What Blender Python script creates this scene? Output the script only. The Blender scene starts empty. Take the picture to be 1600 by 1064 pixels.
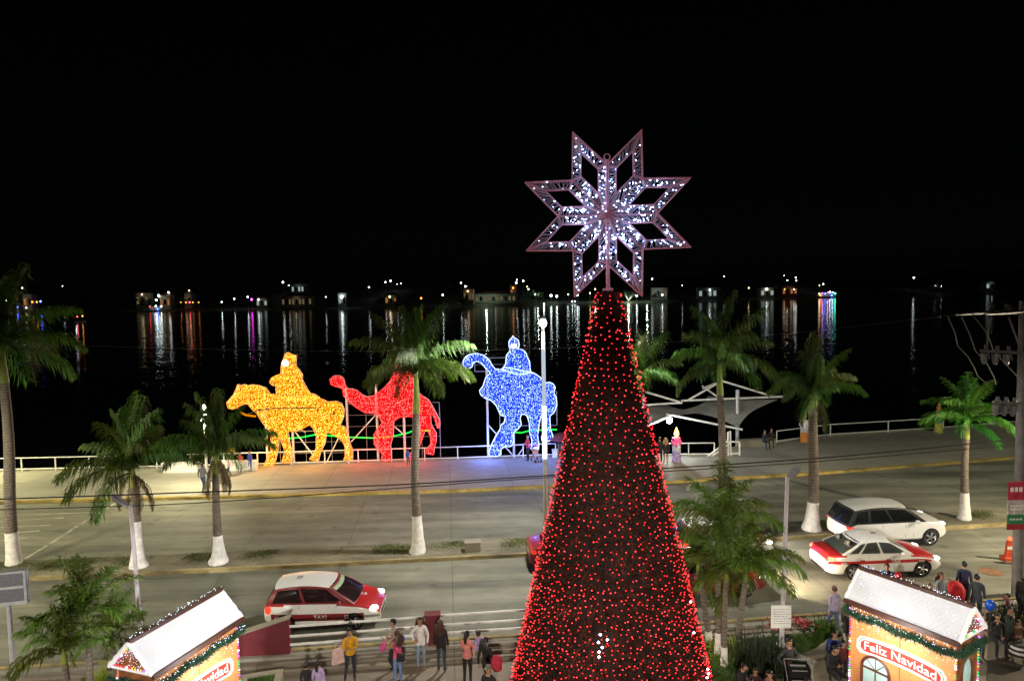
import bpy, bmesh, math, random
from mathutils import Vector, Matrix
import numpy as np
rnd = random.Random(7)
SC = bpy.context.scene
COL = SC.collection
R = math.radians
PI = math.pi

# ------------------------------------------------------------------ camera
F_PX, CX, CY = 1067.0, 800.0, 532.0
PITCH, ROLL, CAM_H = R(4.25), 0.018, 11.5
_f = np.array([0, math.cos(PITCH), -math.sin(PITCH)])
_r = np.array([1.0, 0, 0])
_u = np.cross(_r, _f)
_r2 = _r * math.cos(ROLL) - _u * math.sin(ROLL)
_u2 = _u * math.cos(ROLL) + _r * math.sin(ROLL)
CAM = np.array([0, 0, CAM_H])
cd = bpy.data.cameras.new('camera')
cd.sensor_width = 36.0
cd.lens = 36.0 * F_PX / 1600.0
cd.clip_start = 0.1
cd.clip_end = 6000
co = bpy.data.objects.new('camera', cd)
COL.objects.link(co)
co.matrix_world = Matrix(((_r2[0], _u2[0], -_f[0], 0), (_r2[1], _u2[1], -_f[1], 0), (_r2[2], _u2[2], -_f[2], CAM_H), (0, 0, 0, 1)))
SC.camera = co

def _ray(px, py):
    return _f + _r2 * ((px - CX) / F_PX) - _u2 * ((py - CY) / F_PX)
def at_z(px, py, z=0.0):
    d = _ray(px, py); return Vector(CAM + d * ((z - CAM_H) / d[2]))
def at_y(px, py, y):
    d = _ray(px, py); return Vector(CAM + d * (y / d[1]))

# ------------------------------------------------------------------ night sky, moon, exposure
W = bpy.data.worlds.new('World'); SC.world = W
W.use_nodes = True
nt = W.node_tree
bg = nt.nodes['Background']
sky = nt.nodes.new('ShaderNodeTexSky')
sky.sky_type = 'NISHITA'; sky.sun_disc = False
sky.sun_elevation = R(38); sky.sun_rotation = R(200)
nt.links.new(sky.outputs[0], bg.inputs[0])
bg.inputs[1].default_value = 0.00012
sl = bpy.data.lights.new('moon', 'SUN'); sl.energy = 0.006; sl.angle = R(0.5); sl.color = (1, .96, .9)
so = bpy.data.objects.new('moon', sl); COL.objects.link(so)
so.rotation_euler = (R(52), 0, R(200))
SC.view_settings.view_transform = 'Standard'
SC.view_settings.look = 'None'
SC.view_settings.gamma = 1.0
SC.view_settings.exposure = 0.0
SC.view_settings.use_curve_mapping = False
SC.render.engine = 'CYCLES'
SC.cycles.use_denoising = True
SC.cycles.max_bounces = 6
SC.cycles.sample_clamp_indirect = 4.0
SC.cycles.use_light_tree = True

ZR = 0.25           # road level above the plaza
ZP = ZR + 0.15      # promenade and median level

def lamp(kind, name, loc, energy, color, size=0.15, target=None, spot=None, blend=0.6):
    l = bpy.data.lights.new(name, kind); l.energy = energy; l.color = color
    if kind == 'AREA': l.size = size
    else: l.shadow_soft_size = size
    if kind == 'SPOT': l.spot_size = R(spot); l.spot_blend = blend
    o = bpy.data.objects.new(name, l); COL.objects.link(o)
    o.location = loc
    if target is not None:
        o.rotation_euler = (Vector(target) - Vector(loc)).to_track_quat('-Z', 'Y').to_euler()
    return o

# floodlights on the facade the photographer stands against
for fx_ in (-14, 0, 13):
    lamp('SPOT', 'facade_floodlight', (fx_, -2, 9.2), (13500, 13500, 9000)[(fx_ > -1) + (fx_ > 1)], (1, .92, .76), .3, (fx_ * 1.15, 19.5, 0), (50, 57, 54)[(fx_ > -1) + (fx_ > 1)], .7)

lamp('SPOT', 'kiosk_roof_fill', (3, -2, 9.6), 21000, (.97, .98, 1), .2, (-8.0, 16.2, 3.3), 13, .6)  # unseen spot added to whiten the left kiosk roof
lamp('SPOT', 'kiosk_roof_fill', (0, -2, 9.6), 16000, (1, .97, .95), .2, (10.0, 16.8, 3.3), 13, .6)  # unseen spot added to brighten the right kiosk roof
lamp('SPOT', 'star_fill', (-3, -2, 9.6), 4200, (1, .6, .68), .2, (2.2, 16, 14.2), 22, .4)  # unseen pinkish spot added to brighten the star frame

# ------------------------------------------------------------------ materials
MATS = {}
def _nodes(m):
    m.use_nodes = True
    n = m.node_tree.nodes
    return m.node_tree, n, n['Principled BSDF'], n['Material Output']
def mat(name, col, rough=.6, metal=0.0, var=.18, scale=6.0, bump=0.0, bscale=40.0, objvar=0.0, trans=0.0, coat=0.0):
    if name in MATS: return MATS[name]
    m = bpy.data.materials.new(name); t, n, b, out = _nodes(m)
    L = t.links.new
    b.inputs['Roughness'].default_value = rough
    b.inputs['Metallic'].default_value = metal
    if coat: b.inputs['Coat Weight'].default_value = coat
    tc = n.new('ShaderNodeTexCoord')
    nz = n.new('ShaderNodeTexNoise'); nz.inputs['Scale'].default_value = scale; nz.inputs['Detail'].default_value = 5
    L(tc.outputs['Object'], nz.inputs['Vector'])
    mr = n.new('ShaderNodeMapRange')
    mr.inputs[1].default_value = .3; mr.inputs[2].default_value = .7
    mr.inputs[3].default_value = 1 - var; mr.inputs[4].default_value = 1 + var
    L(nz.outputs['Fac'], mr.inputs[0])
    mx = n.new('ShaderNodeMix'); mx.data_type = 'RGBA'; mx.blend_type = 'MULTIPLY'; mx.inputs[0].default_value = 1
    mx.inputs[6].default_value = (*col, 1)
    L(mr.outputs[0], mx.inputs[7])
    last = mx.outputs[2]
    if objvar:
        oi = n.new('ShaderNodeObjectInfo')
        hs = n.new('ShaderNodeHueSaturation')
        r1 = n.new('ShaderNodeMapRange'); r1.inputs[3].default_value = .5 - objvar * .12; r1.inputs[4].default_value = .5 + objvar * .08
        r2 = n.new('ShaderNodeMapRange'); r2.inputs[3].default_value = 1 - objvar; r2.inputs[4].default_value = 1 + objvar
        L(oi.outputs['Random'], r1.inputs[0]); L(oi.outputs['Random'], r2.inputs[0])
        L(r1.outputs[0], hs.inputs['Hue']); L(r2.outputs[0], hs.inputs['Value'])
        L(last, hs.inputs['Color']); last = hs.outputs[0]
    L(last, b.inputs['Base Color'])
    if bump:
        n2 = n.new('ShaderNodeTexNoise'); n2.inputs['Scale'].default_value = bscale; n2.inputs['Detail'].default_value = 4
        L(tc.outputs['Object'], n2.inputs['Vector'])
        bp = n.new('ShaderNodeBump'); bp.inputs['Strength'].default_value = bump; bp.inputs['Distance'].default_value = .02
        L(n2.outputs['Fac'], bp.inputs['Height']); L(bp.outputs[0], b.inputs['Normal'])
    if trans:
        tr = n.new('ShaderNodeBsdfTranslucent'); L(last, tr.inputs['Color'])
        ms = n.new('ShaderNodeMixShader'); ms.inputs[0].default_value = trans
        L(b.outputs[0], ms.inputs[1]); L(tr.outputs[0], ms.inputs[2]); L(ms.outputs[0], out.inputs['Surface'])
    MATS[name] = m
    return m
def emis(name, col, strength, sample=True):
    if name in MATS: return MATS[name]
    m = bpy.data.materials.new(name); t, n, b, out = _nodes(m)
    e = n.new('ShaderNodeEmission'); e.inputs[0].default_value = (*col, 1); e.inputs[1].default_value = strength
    t.links.new(e.outputs[0], out.inputs['Surface'])
    n.remove(b)
    if not sample: m.cycles.emission_sampling = 'NONE'
    MATS[name] = m
    return m
def concrete(name, col, joint=0.0, stain=.35, scale=.35, rough=.8, ang=R(5.5)):
    m = bpy.data.materials.new(name); t, n, b, out = _nodes(m); L = t.links.new
    b.inputs['Roughness'].default_value = rough
    tc = n.new('ShaderNodeTexCoord')
    acc = None
    cur = None
    for sc_, amt, det in ((scale, stain, 6), (scale * 7, stain * .45, 5), (45, .16, 2)):
        nz = n.new('ShaderNodeTexNoise'); nz.inputs['Scale'].default_value = sc_; nz.inputs['Detail'].default_value = det
        mp = n.new('ShaderNodeMapping'); mp.inputs['Scale'].default_value = (.45, 1, 1); mp.inputs['Rotation'].default_value = (0, 0, -ang)
        L(tc.outputs['Object'], mp.inputs[0]); L(mp.outputs[0], nz.inputs['Vector'])
        mr = n.new('ShaderNodeMapRange'); mr.inputs[1].default_value = .3; mr.inputs[2].default_value = .7
        mr.inputs[3].default_value = 1 - amt; mr.inputs[4].default_value = 1 + amt * .6
        L(nz.outputs['Fac'], mr.inputs[0])
        mx = n.new('ShaderNodeMix'); mx.data_type = 'RGBA'; mx.blend_type = 'MULTIPLY'; mx.inputs[0].default_value = 1
        if cur is None: mx.inputs[6].default_value = (*col, 1)
        else: L(cur, mx.inputs[6])
        L(mr.outputs[0], mx.inputs[7]); cur = mx.outputs[2]
    if joint and 'road' in name:      # tyre paths and oil drips run along the lanes
        mp = n.new('ShaderNodeMapping'); mp.inputs['Scale'].default_value = (.05, 1.1, 1); mp.inputs['Rotation'].default_value = (0, 0, -ang)
        L(tc.outputs['Object'], mp.inputs[0]); n3 = n.new('ShaderNodeTexNoise'); n3.inputs['Scale'].default_value = 1; n3.inputs['Detail'].default_value = 4; L(mp.outputs[0], n3.inputs['Vector'])
        mr = n.new('ShaderNodeMapRange'); mr.inputs[1].default_value = .35; mr.inputs[2].default_value = .65; mr.inputs[3].default_value = .66; mr.inputs[4].default_value = 1.15; L(n3.outputs['Fac'], mr.inputs[0])
        mx = n.new('ShaderNodeMix'); mx.data_type = 'RGBA'; mx.blend_type = 'MULTIPLY'; mx.inputs[0].default_value = 1; L(cur, mx.inputs[6]); L(mr.outputs[0], mx.inputs[7]); cur = mx.outputs[2]
        v3 = n.new('ShaderNodeTexVoronoi'); v3.inputs['Scale'].default_value = .8; L(tc.outputs['Object'], v3.inputs['Vector'])
        mr = n.new('ShaderNodeMapRange'); mr.inputs[1].default_value = .04; mr.inputs[2].default_value = .2; mr.inputs[3].default_value = .62; mr.inputs[4].default_value = 1; L(v3.outputs['Distance'], mr.inputs[0])
        mx = n.new('ShaderNodeMix'); mx.data_type = 'RGBA'; mx.blend_type = 'MULTIPLY'; mx.inputs[0].default_value = 1; L(cur, mx.inputs[6]); L(mr.outputs[0], mx.inputs[7]); cur = mx.outputs[2]
    if joint:
        mp = n.new('ShaderNodeMapping'); mp.inputs['Rotation'].default_value = (0, 0, -ang)
        L(tc.outputs['Object'], mp.inputs[0])
        br = n.new('ShaderNodeTexBrick'); br.offset = 0; br.inputs['Scale'].default_value = 1
        br.inputs['Mortar Size'].default_value = .018; br.inputs['Mortar Smooth'].default_value = .4
        br.inputs['Brick Width'].default_value = joint; br.inputs['Row Height'].default_value = joint * .8
        br.inputs['Color1'].default_value = (1, 1, 1, 1); br.inputs['Color2'].default_value = (.9, .9, .9, 1); br.inputs['Mortar'].default_value = (.5, .5, .5, 1)
        L(mp.outputs[0], br.inputs['Vector'])
        mx = n.new('ShaderNodeMix'); mx.data_type = 'RGBA'; mx.blend_type = 'MULTIPLY'; mx.inputs[0].default_value = 1
        L(cur, mx.inputs[6]); L(br.outputs[0], mx.inputs[7]); cur = mx.outputs[2]
    L(cur, b.inputs['Base Color'])
    bp = n.new('ShaderNodeBump'); bp.inputs['Strength'].default_value = .25; bp.inputs['Distance'].default_value = .01
    L(nz.outputs['Fac'], bp.inputs['Height']); L(bp.outputs[0], b.inputs['Normal'])
    MATS[name] = m
    return m

M_road = concrete('road_concrete', (.22, .215, .165), joint=4.6, stain=.42)
M_road2 = M_road
M_plaza = concrete('plaza_concrete', (.24, .2, .155), joint=3.0, stain=.4, scale=.5)
M_prom = concrete('promenade_concrete', (.33, .31, .26), joint=3.6, stain=.28)
M_kerb = concrete('kerb_concrete', (.3, .27, .2), stain=.3)
M_yellow = concrete('yellow_kerb_paint', (.46, .33, .085), stain=.6, scale=1.2)
M_kerby = concrete('faded_yellow_kerb', (.36, .285, .13), stain=.65, scale=1.0)
M_mark = concrete('worn_road_paint', (.4, .4, .3), stain=.6, scale=2.0)
M_white = mat('white_paint', (.74, .73, .7), .5, var=.12, scale=3)
M_limewash = mat('limewash', (.72, .69, .64), .85, var=.2, scale=5, bump=.3)
M_steel = mat('galvanised_steel', (.45, .45, .46), .45, .6, var=.12)
M_dark = mat('black_plastic', (.012, .012, .013), .45, var=.1)
M_maroon = mat('maroon_wall_paint', (.13, .014, .022), .75, var=.2, scale=2, bump=.15)
M_soil = concrete('soil', (.07, .055, .035), stain=.4, scale=1.2)
M_grass = mat('grass_blades', (.075, .15, .02), .7, var=.45, scale=1.5, trans=.25)
M_grassd = mat('worn_turf_blades', (.1, .115, .035), .8, var=.45, scale=1.5, trans=.2)
M_trunk = mat('palm_bark', (.16, .13, .105), .9, var=.3, scale=9, bump=.4, bscale=24)
_t = M_trunk.node_tree; _n = _t.nodes; _b = _n['Principled BSDF']
_w = _n.new('ShaderNodeTexWave'); _w.wave_type = 'BANDS'; _w.bands_direction = 'Z'; _w.inputs['Scale'].default_value = 2.6; _w.inputs['Distortion'].default_value = 2.2; _w.inputs['Detail'].default_value = 3
_tc = _n.new('ShaderNodeTexCoord'); _t.links.new(_tc.outputs['Object'], _w.inputs['Vector'])
_old = _b.inputs['Base Color'].links[0].from_socket
_mr = _n.new('ShaderNodeMapRange'); _mr.inputs[3].default_value = .74; _mr.inputs[4].default_value = 1.1; _t.links.new(_w.outputs['Fac'], _mr.inputs[0])
_mx = _n.new('ShaderNodeMix'); _mx.data_type = 'RGBA'; _mx.blend_type = 'MULTIPLY'; _mx.inputs[0].default_value = 1
_t.links.new(_old, _mx.inputs[6]); _t.links.new(_mr.outputs[0], _mx.inputs[7]); _t.links.new(_mx.outputs[2], _b.inputs['Base Color'])
M_shaft = mat('palm_crownshaft', (.2, .25, .03), .5, var=.25, scale=4)
M_frond = mat('palm_frond', (.058, .125, .012), .6, var=.4, scale=2.2, objvar=.35, trans=.22)
M_frondb = mat('bright_palm_frond', (.055, .2, .014), .55, var=.35, scale=2.2, objvar=.3, trans=.25)
M_frondd = mat('dry_palm_frond', (.15, .11, .055), .8, var=.4, scale=2.2, objvar=.3, trans=.12)
M_glass = mat('car_glass', (.012, .014, .015), .06, var=.05)
_t = M_glass.node_tree; _n = _t.nodes; _tr = _n.new('ShaderNodeBsdfTransparent'); _tr.inputs[0].default_value = (.5, .55, .53, 1)
_ms = _n.new('ShaderNodeMixShader'); _ms.inputs[0].default_value = .45
_t.links.new(_n['Principled BSDF'].outputs[0], _ms.inputs[1]); _t.links.new(_tr.outputs[0], _ms.inputs[2]); _t.links.new(_ms.outputs[0], _n['Material Output'].inputs[0])
M_tyre = mat('tyre_rubber', (.018, .018, .018), .85, var=.2)
M_rim = mat('alloy_rim', (.42, .42, .44), .3, .9)
M_bark = mat('tree_bark', (.12, .095, .07), .9, var=.3)
M_leafd = mat('shore_tree_leaf', (.045, .075, .03), .7, var=.5, scale=.4, trans=.15)

# ------------------------------------------------------------------ mesh builder
class MB:
    def __init__(s): s.v = []; s.f = []; s.m = []
    def add(s, vs, fs, mi=0):
        o = len(s.v); s.v += [tuple(p) for p in vs]
        for f in fs: s.f.append(tuple(i + o for i in f)); s.m.append(mi)
    def box(s, c, d, rz=0, mi=0, taper=1.0):
        x, y, z = d[0] / 2, d[1] / 2, d[2] / 2; cs, sn = math.cos(rz), math.sin(rz)
        vs = []
        for dz in (-z, z):
            k = taper if dz > 0 else 1
            for dx, dy in ((-x, -y), (x, -y), (x, y), (-x, y)):
                dx *= k; dy *= k
                vs.append((c[0] + dx * cs - dy * sn, c[1] + dx * sn + dy * cs, c[2] + dz))
        s.add(vs, [(3, 2, 1, 0), (4, 5, 6, 7), (0, 1, 5, 4), (1, 2, 6, 5), (2, 3, 7, 6), (3, 0, 4, 7)], mi)
    def tube(s, pts, r, n=6, mi=0, cap=True):
        pts = [Vector(p) for p in pts]; k = len(pts)
        rs = r if isinstance(r, (list, tuple)) else [r] * k
        o = len(s.v)
        d0 = (pts[1] - pts[0]).normalized()
        ref = Vector((0, 0, 1)) if abs(d0.z) < .9 else Vector((1, 0, 0))
        u = d0.cross(ref).normalized()
        for i in range(k):
            d = (pts[min(i + 1, k - 1)] - pts[max(i - 1, 0)])
            d = d.normalized() if d.length > 1e-9 else d0
            u = (u - d * u.dot(d))
            u = u.normalized() if u.length > 1e-6 else d.orthogonal().normalized()
            w = d.cross(u)
            for j in range(n):
                a = 2 * PI * j / n
                s.v.append(tuple(pts[i] + (u * math.cos(a) + w * math.sin(a)) * rs[i]))
        for i in range(k - 1):
            for j in range(n):
                j2 = (j + 1) % n
                s.f.append((o + i * n + j, o + i * n + j2, o + (i + 1) * n + j2, o + (i + 1) * n + j)); s.m.append(mi)
        if cap:
            s.f.append(tuple(o + j for j in reversed(range(n)))); s.m.append(mi)
            s.f.append(tuple(o + (k - 1) * n + j for j in range(n))); s.m.append(mi)
    def lathe(s, prof, n=12, c=(0, 0, 0), mi=0):
        o = len(s.v)
        for r, z in prof:
            for j in range(n):
                a = 2 * PI * j / n
                s.v.append((c[0] + r * math.cos(a), c[1] + r * math.sin(a), c[2] + z))
        for i in range(len(prof) - 1):
            for j in range(n):
                j2 = (j + 1) % n
                s.f.append((o + i * n + j, o + i * n + j2, o + (i + 1) * n + j2, o + (i + 1) * n + j)); s.m.append(mi)
        s.f.append(tuple(o + j for j in reversed(range(n)))); s.m.append(mi)
        s.f.append(tuple(o + (len(prof) - 1) * n + j for j in range(n))); s.m.append(mi)
    def octa(s, c, r, mi=0):
        x, y, z = c
        s.add([(x + r, y, z), (x - r, y, z), (x, y + r, z), (x, y - r, z), (x, y, z + r), (x, y, z - r)],
              [(0, 2, 4), (2, 1, 4), (1, 3, 4), (3, 0, 4), (2, 0, 5), (1, 2, 5), (3, 1, 5), (0, 3, 5)], mi)
    def ball(s, c, r, nu=10, nv=7, mi=0):
        rx, ry, rz = r if isinstance(r, (tuple, list)) else (r, r, r)
        o = len(s.v); vs = [(c[0], c[1], c[2] - rz)]
        for i in range(1, nv):
            t = PI * i / nv - PI / 2
            for j in range(nu):
                a = 2 * PI * j / nu
                vs.append((c[0] + rx * math.cos(t) * math.cos(a), c[1] + ry * math.cos(t) * math.sin(a), c[2] + rz * math.sin(t)))
        vs.append((c[0], c[1], c[2] + rz))
        fs = []
        for j in range(nu):
            j2 = (j + 1) % nu
            fs.append((0, 1 + j2, 1 + j))
            for i in range(nv - 2):
                a = 1 + i * nu
                fs.append((a + j, a + j2, a + nu + j2, a + nu + j))
            a = 1 + (nv - 2) * nu
            fs.append((a + j, a + j2, len(vs) - 1))
        s.add(vs, fs, mi)
    def prism(s, poly, vec, mi=0):
        k = len(poly); vec = Vector(vec)
        vs = [Vector(p) for p in poly] + [Vector(p) + vec for p in poly]
        s.add(vs, [tuple(range(k)), tuple(reversed(range(k, 2 * k)))] + [(i, i + k, (i + 1) % k + k, (i + 1) % k) for i in range(k)], mi)
    def mesh(s, name, mats, smooth=False, sharp=None, fixn=False):
        me = bpy.data.meshes.new(name); me.from_pydata(s.v, [], s.f)
        for m in (mats if isinstance(mats, (list, tuple)) else [mats]): me.materials.append(m)
        me.polygons.foreach_set('material_index', s.m)
        if fixn:
            b = bmesh.new(); b.from_mesh(me); bmesh.ops.recalc_face_normals(b, faces=b.faces); b.to_mesh(me); b.free()
        if smooth:
            me.polygons.foreach_set('use_smooth', [True] * len(me.polygons))
            me.set_sharp_from_angle(angle=sharp or R(40))
        me.update()
        return me
def link(name, me, parent=None, loc=None, kind=None):
    o = bpy.data.objects.new(name, me); COL.objects.link(o)
    if parent: o.parent = parent
    if loc is not None: o.location = loc
    if kind: o['kind'] = kind
    return o
def part(name, mb, mats, parent, smooth=False, kind=None, fixn=False, loc=None, sharp=None):
    return link(name, mb.mesh(name, mats, smooth, sharp, fixn), parent, loc, kind)
def tag(o, label, cat, group=None):
    o['label'] = label; o['category'] = cat
    if group: o['group'] = group
    return o
def thing(name, label, cat, loc=(0, 0, 0), rz=0, group=None):
    o = bpy.data.objects.new(name, None); COL.objects.link(o); o.empty_display_size = .2
    o.location = loc; o.rotation_euler = (0, 0, rz)
    return tag(o, label, cat, group)
def solo(name, mb, mats, label, cat, loc=(0, 0, 0), rz=0, group=None, smooth=False, fixn=False):
    o = link(name, mb.mesh(name, mats, smooth, None, fixn)); o.location = loc; o.rotation_euler = (0, 0, rz)
    return tag(o, label, cat, group)
def struct(name, mb, mats, smooth=False):
    return link(name, mb.mesh(name, mats, smooth), kind='structure')
def copy_tree(o, parent=None):
    c = o.copy(); COL.objects.link(c)
    if parent: c.parent = parent
    for ch in list(o.children): copy_tree(ch, c)
    return c
DG = bpy.context.evaluated_depsgraph_get
def text_mesh(name, body, size, m, extrude=.004, bold=0.0, align='CENTER'):
    cu = bpy.data.curves.new('t', 'FONT'); cu.body = body; cu.size = size; cu.extrude = extrude; cu.offset = bold
    cu.align_x = align; cu.align_y = 'CENTER'; cu.resolution_u = 3
    o = bpy.data.objects.new('t', cu); COL.objects.link(o)
    bpy.context.view_layer.update()
    me = bpy.data.meshes.new_from_object(o.evaluated_get(DG()))
    bpy.data.objects.remove(o); me.name = name
    me.materials.clear(); me.materials.append(m)
    return me

# ------------------------------------------------------------------ ground lines (surveyed points, extended past the frame)
def line_xy(pts, z):
    P = [at_z(x, y, z) for x, y in pts]
    a, b = P[0], P[1]; c, d = P[-2], P[-1]
    def ext(p, q, x):
        t = (x - p.x) / (q.x - p.x); return p + (q - p) * t
    P = [ext(a, b, -95)] + P + [ext(c, d, 95)]
    return [(p.x, p.y) for p in P]
NEAR = line_xy([(0, 1046), (650, 1004), (1093, 976), (1290, 960)], ZR)
MEDN = line_xy([(0, 904), (350, 888), (816, 865), (1199, 841), (1577, 817)], ZP)
FARK = line_xy([(0, 783), (300, 776), (700, 766), (870, 757), (1040, 752), (1280, 738), (1600, 713)], ZP)
RAIL = line_xy([(0, 736), (400, 727), (700, 718), (870, 712), (1060, 710)], ZP)[:-1]
_R2 = line_xy([(1130, 703), (1210, 692), (1275, 682), (1456, 671), (1600, 659)], ZP)[1:]
EDGE = RAIL[:-1] + [tuple(at_z(1060, 712, ZP).xy), tuple(at_z(1125, 712, ZP).xy)] + _R2[0:]
def yat(line, x):
    for (x0, y0), (x1, y1) in zip(line, line[1:]):
        if x0 <= x <= x1: return y0 + (y1 - y0) * (x - x0) / (x1 - x0)
    return line[-1][1] if x > line[-1][0] else line[0][1]
XS = [-95, -70] + list(range(-48, 60, 3)) + [75, 95]
def strip(fa, fb, za, zb, sub=1):
    m = MB(); vs = []; fs = []
    for x in XS:
        for k in range(sub + 1):
            t = k / sub; vs.append((x, fa(x) * (1 - t) + fb(x) * t, za * (1 - t) + zb * t))
    w = sub + 1
    for i in range(len(XS) - 1):
        for k in range(sub): a = i * w + k; fs.append((a, a + w, a + w + 1, a + 1))
    m.add(vs, fs); return m
nk = lambda x: yat(NEAR, x)
mk = lambda x: yat(MEDN, x)
fk = lambda x: yat(FARK, x)
el = lambda x: yat(EDGE, x)
def kerb(f, z0, z1, w, face):   # a long kerb: its top and the face that shows
    m = MB(); vs = []; fs = []
    for x in XS:
        y = f(x)
        vs += [(x, y - face * .0, z0), (x, y, z1), (x, y + w, z1), (x, y + w, z0)]
    for i in range(len(XS) - 1):
        a = i * 4
        for k in range(3): fs.append((a + k, a + 4 + k, a + 5 + k, a + 1 + k))
    m.add(vs, fs); return m

# plaza, steps, sidewalk kerb, roads, median, promenade
m = MB(); m.add([(-95, -25, 0), (95, -25, 0), (95, nk(95) - .95, 0), (40, nk(40) - .95, 0), (0, nk(0) - .95, 0), (-40, nk(-40) - .95, 0), (-95, nk(-95) - .95, 0)], [tuple(range(7))])
struct('plaza', m, M_plaza)
for k in range(3):
    m = MB(); vs = []; fs = []
    zt = .1 * (k + 1); d0 = .95 - .27 * k
    for x in XS:
        y = nk(x) - d0; y1 = nk(x) - d0 + (.27 if k < 2 else .41 - .14 + .0)
        if k == 2: y1 = nk(x) - .14
        vs += [(x, y, zt - .1), (x, y, zt), (x, y1, zt)]
    for i in range(len(XS) - 1):
        a = i * 3
        fs += [(a, a + 3, a + 4, a + 1), (a + 1, a + 4, a + 5, a + 2)]
    m.add(vs, fs); struct('plaza_steps' if k == 0 else 'plaza_steps', m, M_prom if k == 2 else M_plaza)
struct('sidewalk_kerb', kerb(lambda x: nk(x) - .14, .0, .36, .14, 1), M_kerby)
struct('near_road', strip(nk, mk, ZR, ZR, 3), M_road)
struct('far_road', strip(lambda x: mk(x) + 1.9, fk, ZR, ZR, 3), M_road)
struct('median_kerb', kerb(mk, ZR - .05, ZP, .17, 1), M_kerby)
struct('median', strip(lambda x: mk(x) + .17, lambda x: mk(x) + 1.9, ZP - .006, ZP - .006), concrete('median_concrete', (.2, .18, .12), stain=.5, scale=.8))
m = MB(); vs = [];
for x in XS: vs += [(x, mk(x) + 1.9, ZR - .05), (x, mk(x) + 1.9, ZP - .006)]
m.add(vs, [(2 * i, 2 * i + 1, 2 * i + 3, 2 * i + 2) for i in range(len(XS) - 1)]); struct('median_kerb', m, M_kerb)
struct('promenade_kerb', kerb(fk, ZR - .05, ZP, .22, 1), M_yellow)
m = strip(lambda x: fk(x) + .22, el, ZP - .005, ZP - .005, 3); struct('promenade', m, M_prom)
m = MB(); vs = []
EX = sorted(set(XS) | {p[0] for p in EDGE if -95 <= p[0] <= 95})
for x in EX: vs += [(x, el(x), ZP + .06), (x, el(x) + .3, ZP + .06), (x, el(x) + .35, -3.5), (x, el(x) - .002, ZP - .1)]
fs = []
for i in range(len(EX) - 1):
    a = 4 * i; fs += [(a, a + 4, a + 5, a + 1), (a + 1, a + 5, a + 6, a + 2), (a + 3, a + 7, a + 4, a)]
m.add(vs, fs); struct('sea_wall', m, M_kerb)

# worn white markings on the far road
m = MB()
def paint(p0, p1, w):
    a, b = at_z(*p0, ZR + .004), at_z(*p1, ZR + .004); d = (b - a).normalized(); q = Vector((-d.y, d.x, 0)) * w / 2
    m.add([a + q, b + q, b - q, a - q], [(3, 2, 1, 0)])
for p0, p1, w in [((40, 804), (150, 800), .12), ((-40, 817), (100, 808.5), .12), ((-60, 827), (80, 820), .14), ((-60, 838), (62, 829), .14), ((-60, 851), (44, 839.5), .14),
                  ((180, 786), (125, 819), .16), ((122, 821), (78, 849), .16), ((74, 851.5), (38, 873), .16), ((200, 774), (186, 783), .16)]:
    paint(p0, p1, w)
struct('road_markings', m, M_mark)

c = at_z(1548, 893, ZR); m = MB(); m.lathe([(.42, 0), (.42, .012), (.36, .014), (.34, .008), (.02, .008)], 20)
struct('manhole_cover', m, mat('rusty_iron', (.2, .1, .05), .7, var=.4)).location = (c.x, c.y, ZR)
# water to the horizon
m = MB(); m.add([(-3000, 40, -2), (3000, 40, -2), (3000, 4500, -2), (-3000, 4500, -2)], [(0, 1, 2, 3)])
mw = bpy.data.materials.new('river_water'); t, n, b, out = _nodes(mw)
b.inputs['Base Color'].default_value = (.004, .006, .008, 1); b.inputs['Roughness'].default_value = .06; b.inputs['IOR'].default_value = 1.33
tc = n.new('ShaderNodeTexCoord'); prev = None
for sc_, st, ds in ((.25, .26, .35), (1.3, .26, .13)):
    nz = n.new('ShaderNodeTexNoise'); nz.inputs['Scale'].default_value = sc_; nz.inputs['Detail'].default_value = 3
    mp = n.new('ShaderNodeMapping'); mp.inputs['Scale'].default_value = (.55, 1, 1)
    t.links.new(tc.outputs['Object'], mp.inputs[0]); t.links.new(mp.outputs[0], nz.inputs['Vector'])
    bp = n.new('ShaderNodeBump'); bp.inputs['Strength'].default_value = st; bp.inputs['Distance'].default_value = ds
    t.links.new(nz.outputs['Fac'], bp.inputs['Height'])
    if prev: t.links.new(prev, bp.inputs['Normal'])
    prev = bp.outputs[0]
t.links.new(prev, b.inputs['Normal'])
struct('water', m, mw)

# far shore land
SH = [(-700, 690)] + [tuple(at_z(x, y, -2).xy) for x, y in [(0, 488), (240, 486), (480, 483), (730, 480), (870, 475), (1000, 473), (1150, 470), (1290, 465), (1430, 462), (1547, 459)]] + [(900, 830)]
shy = lambda x: yat(SH, x)
m = MB(); vs = []; xs = list(range(-700, 901, 20))
hh = lambda x, k: (0 if k == 0 else [0, 1.2, 2.5, 7, 16, 22][k] * (1 + .35 * math.sin(x * .013 + k) + .2 * math.sin(x * .05)))
for x in xs:
    for k, dy in enumerate((0, 6, 22, 70, 150, 260)): vs.append((x, shy(x) + dy, -2.2 + hh(x, k)))
m.add(vs, [(i * 6 + k, (i + 1) * 6 + k, (i + 1) * 6 + k + 1, i * 6 + k + 1) for i in range(len(xs) - 1) for k in range(5)])
struct('far_shore', m, concrete('shore_ground', (.06, .065, .035), stain=.5, scale=.05), smooth=True)
def shore_z(x, dy):
    ks = (0, 6, 22, 70, 150, 260)
    for i in range(5):
        if dy <= ks[i + 1]:
            t = (dy - ks[i]) / (ks[i + 1] - ks[i]); return -2.2 + hh(x, i) * (1 - t) + hh(x, i + 1) * t
    return -2.2 + hh(x, 5)
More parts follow.
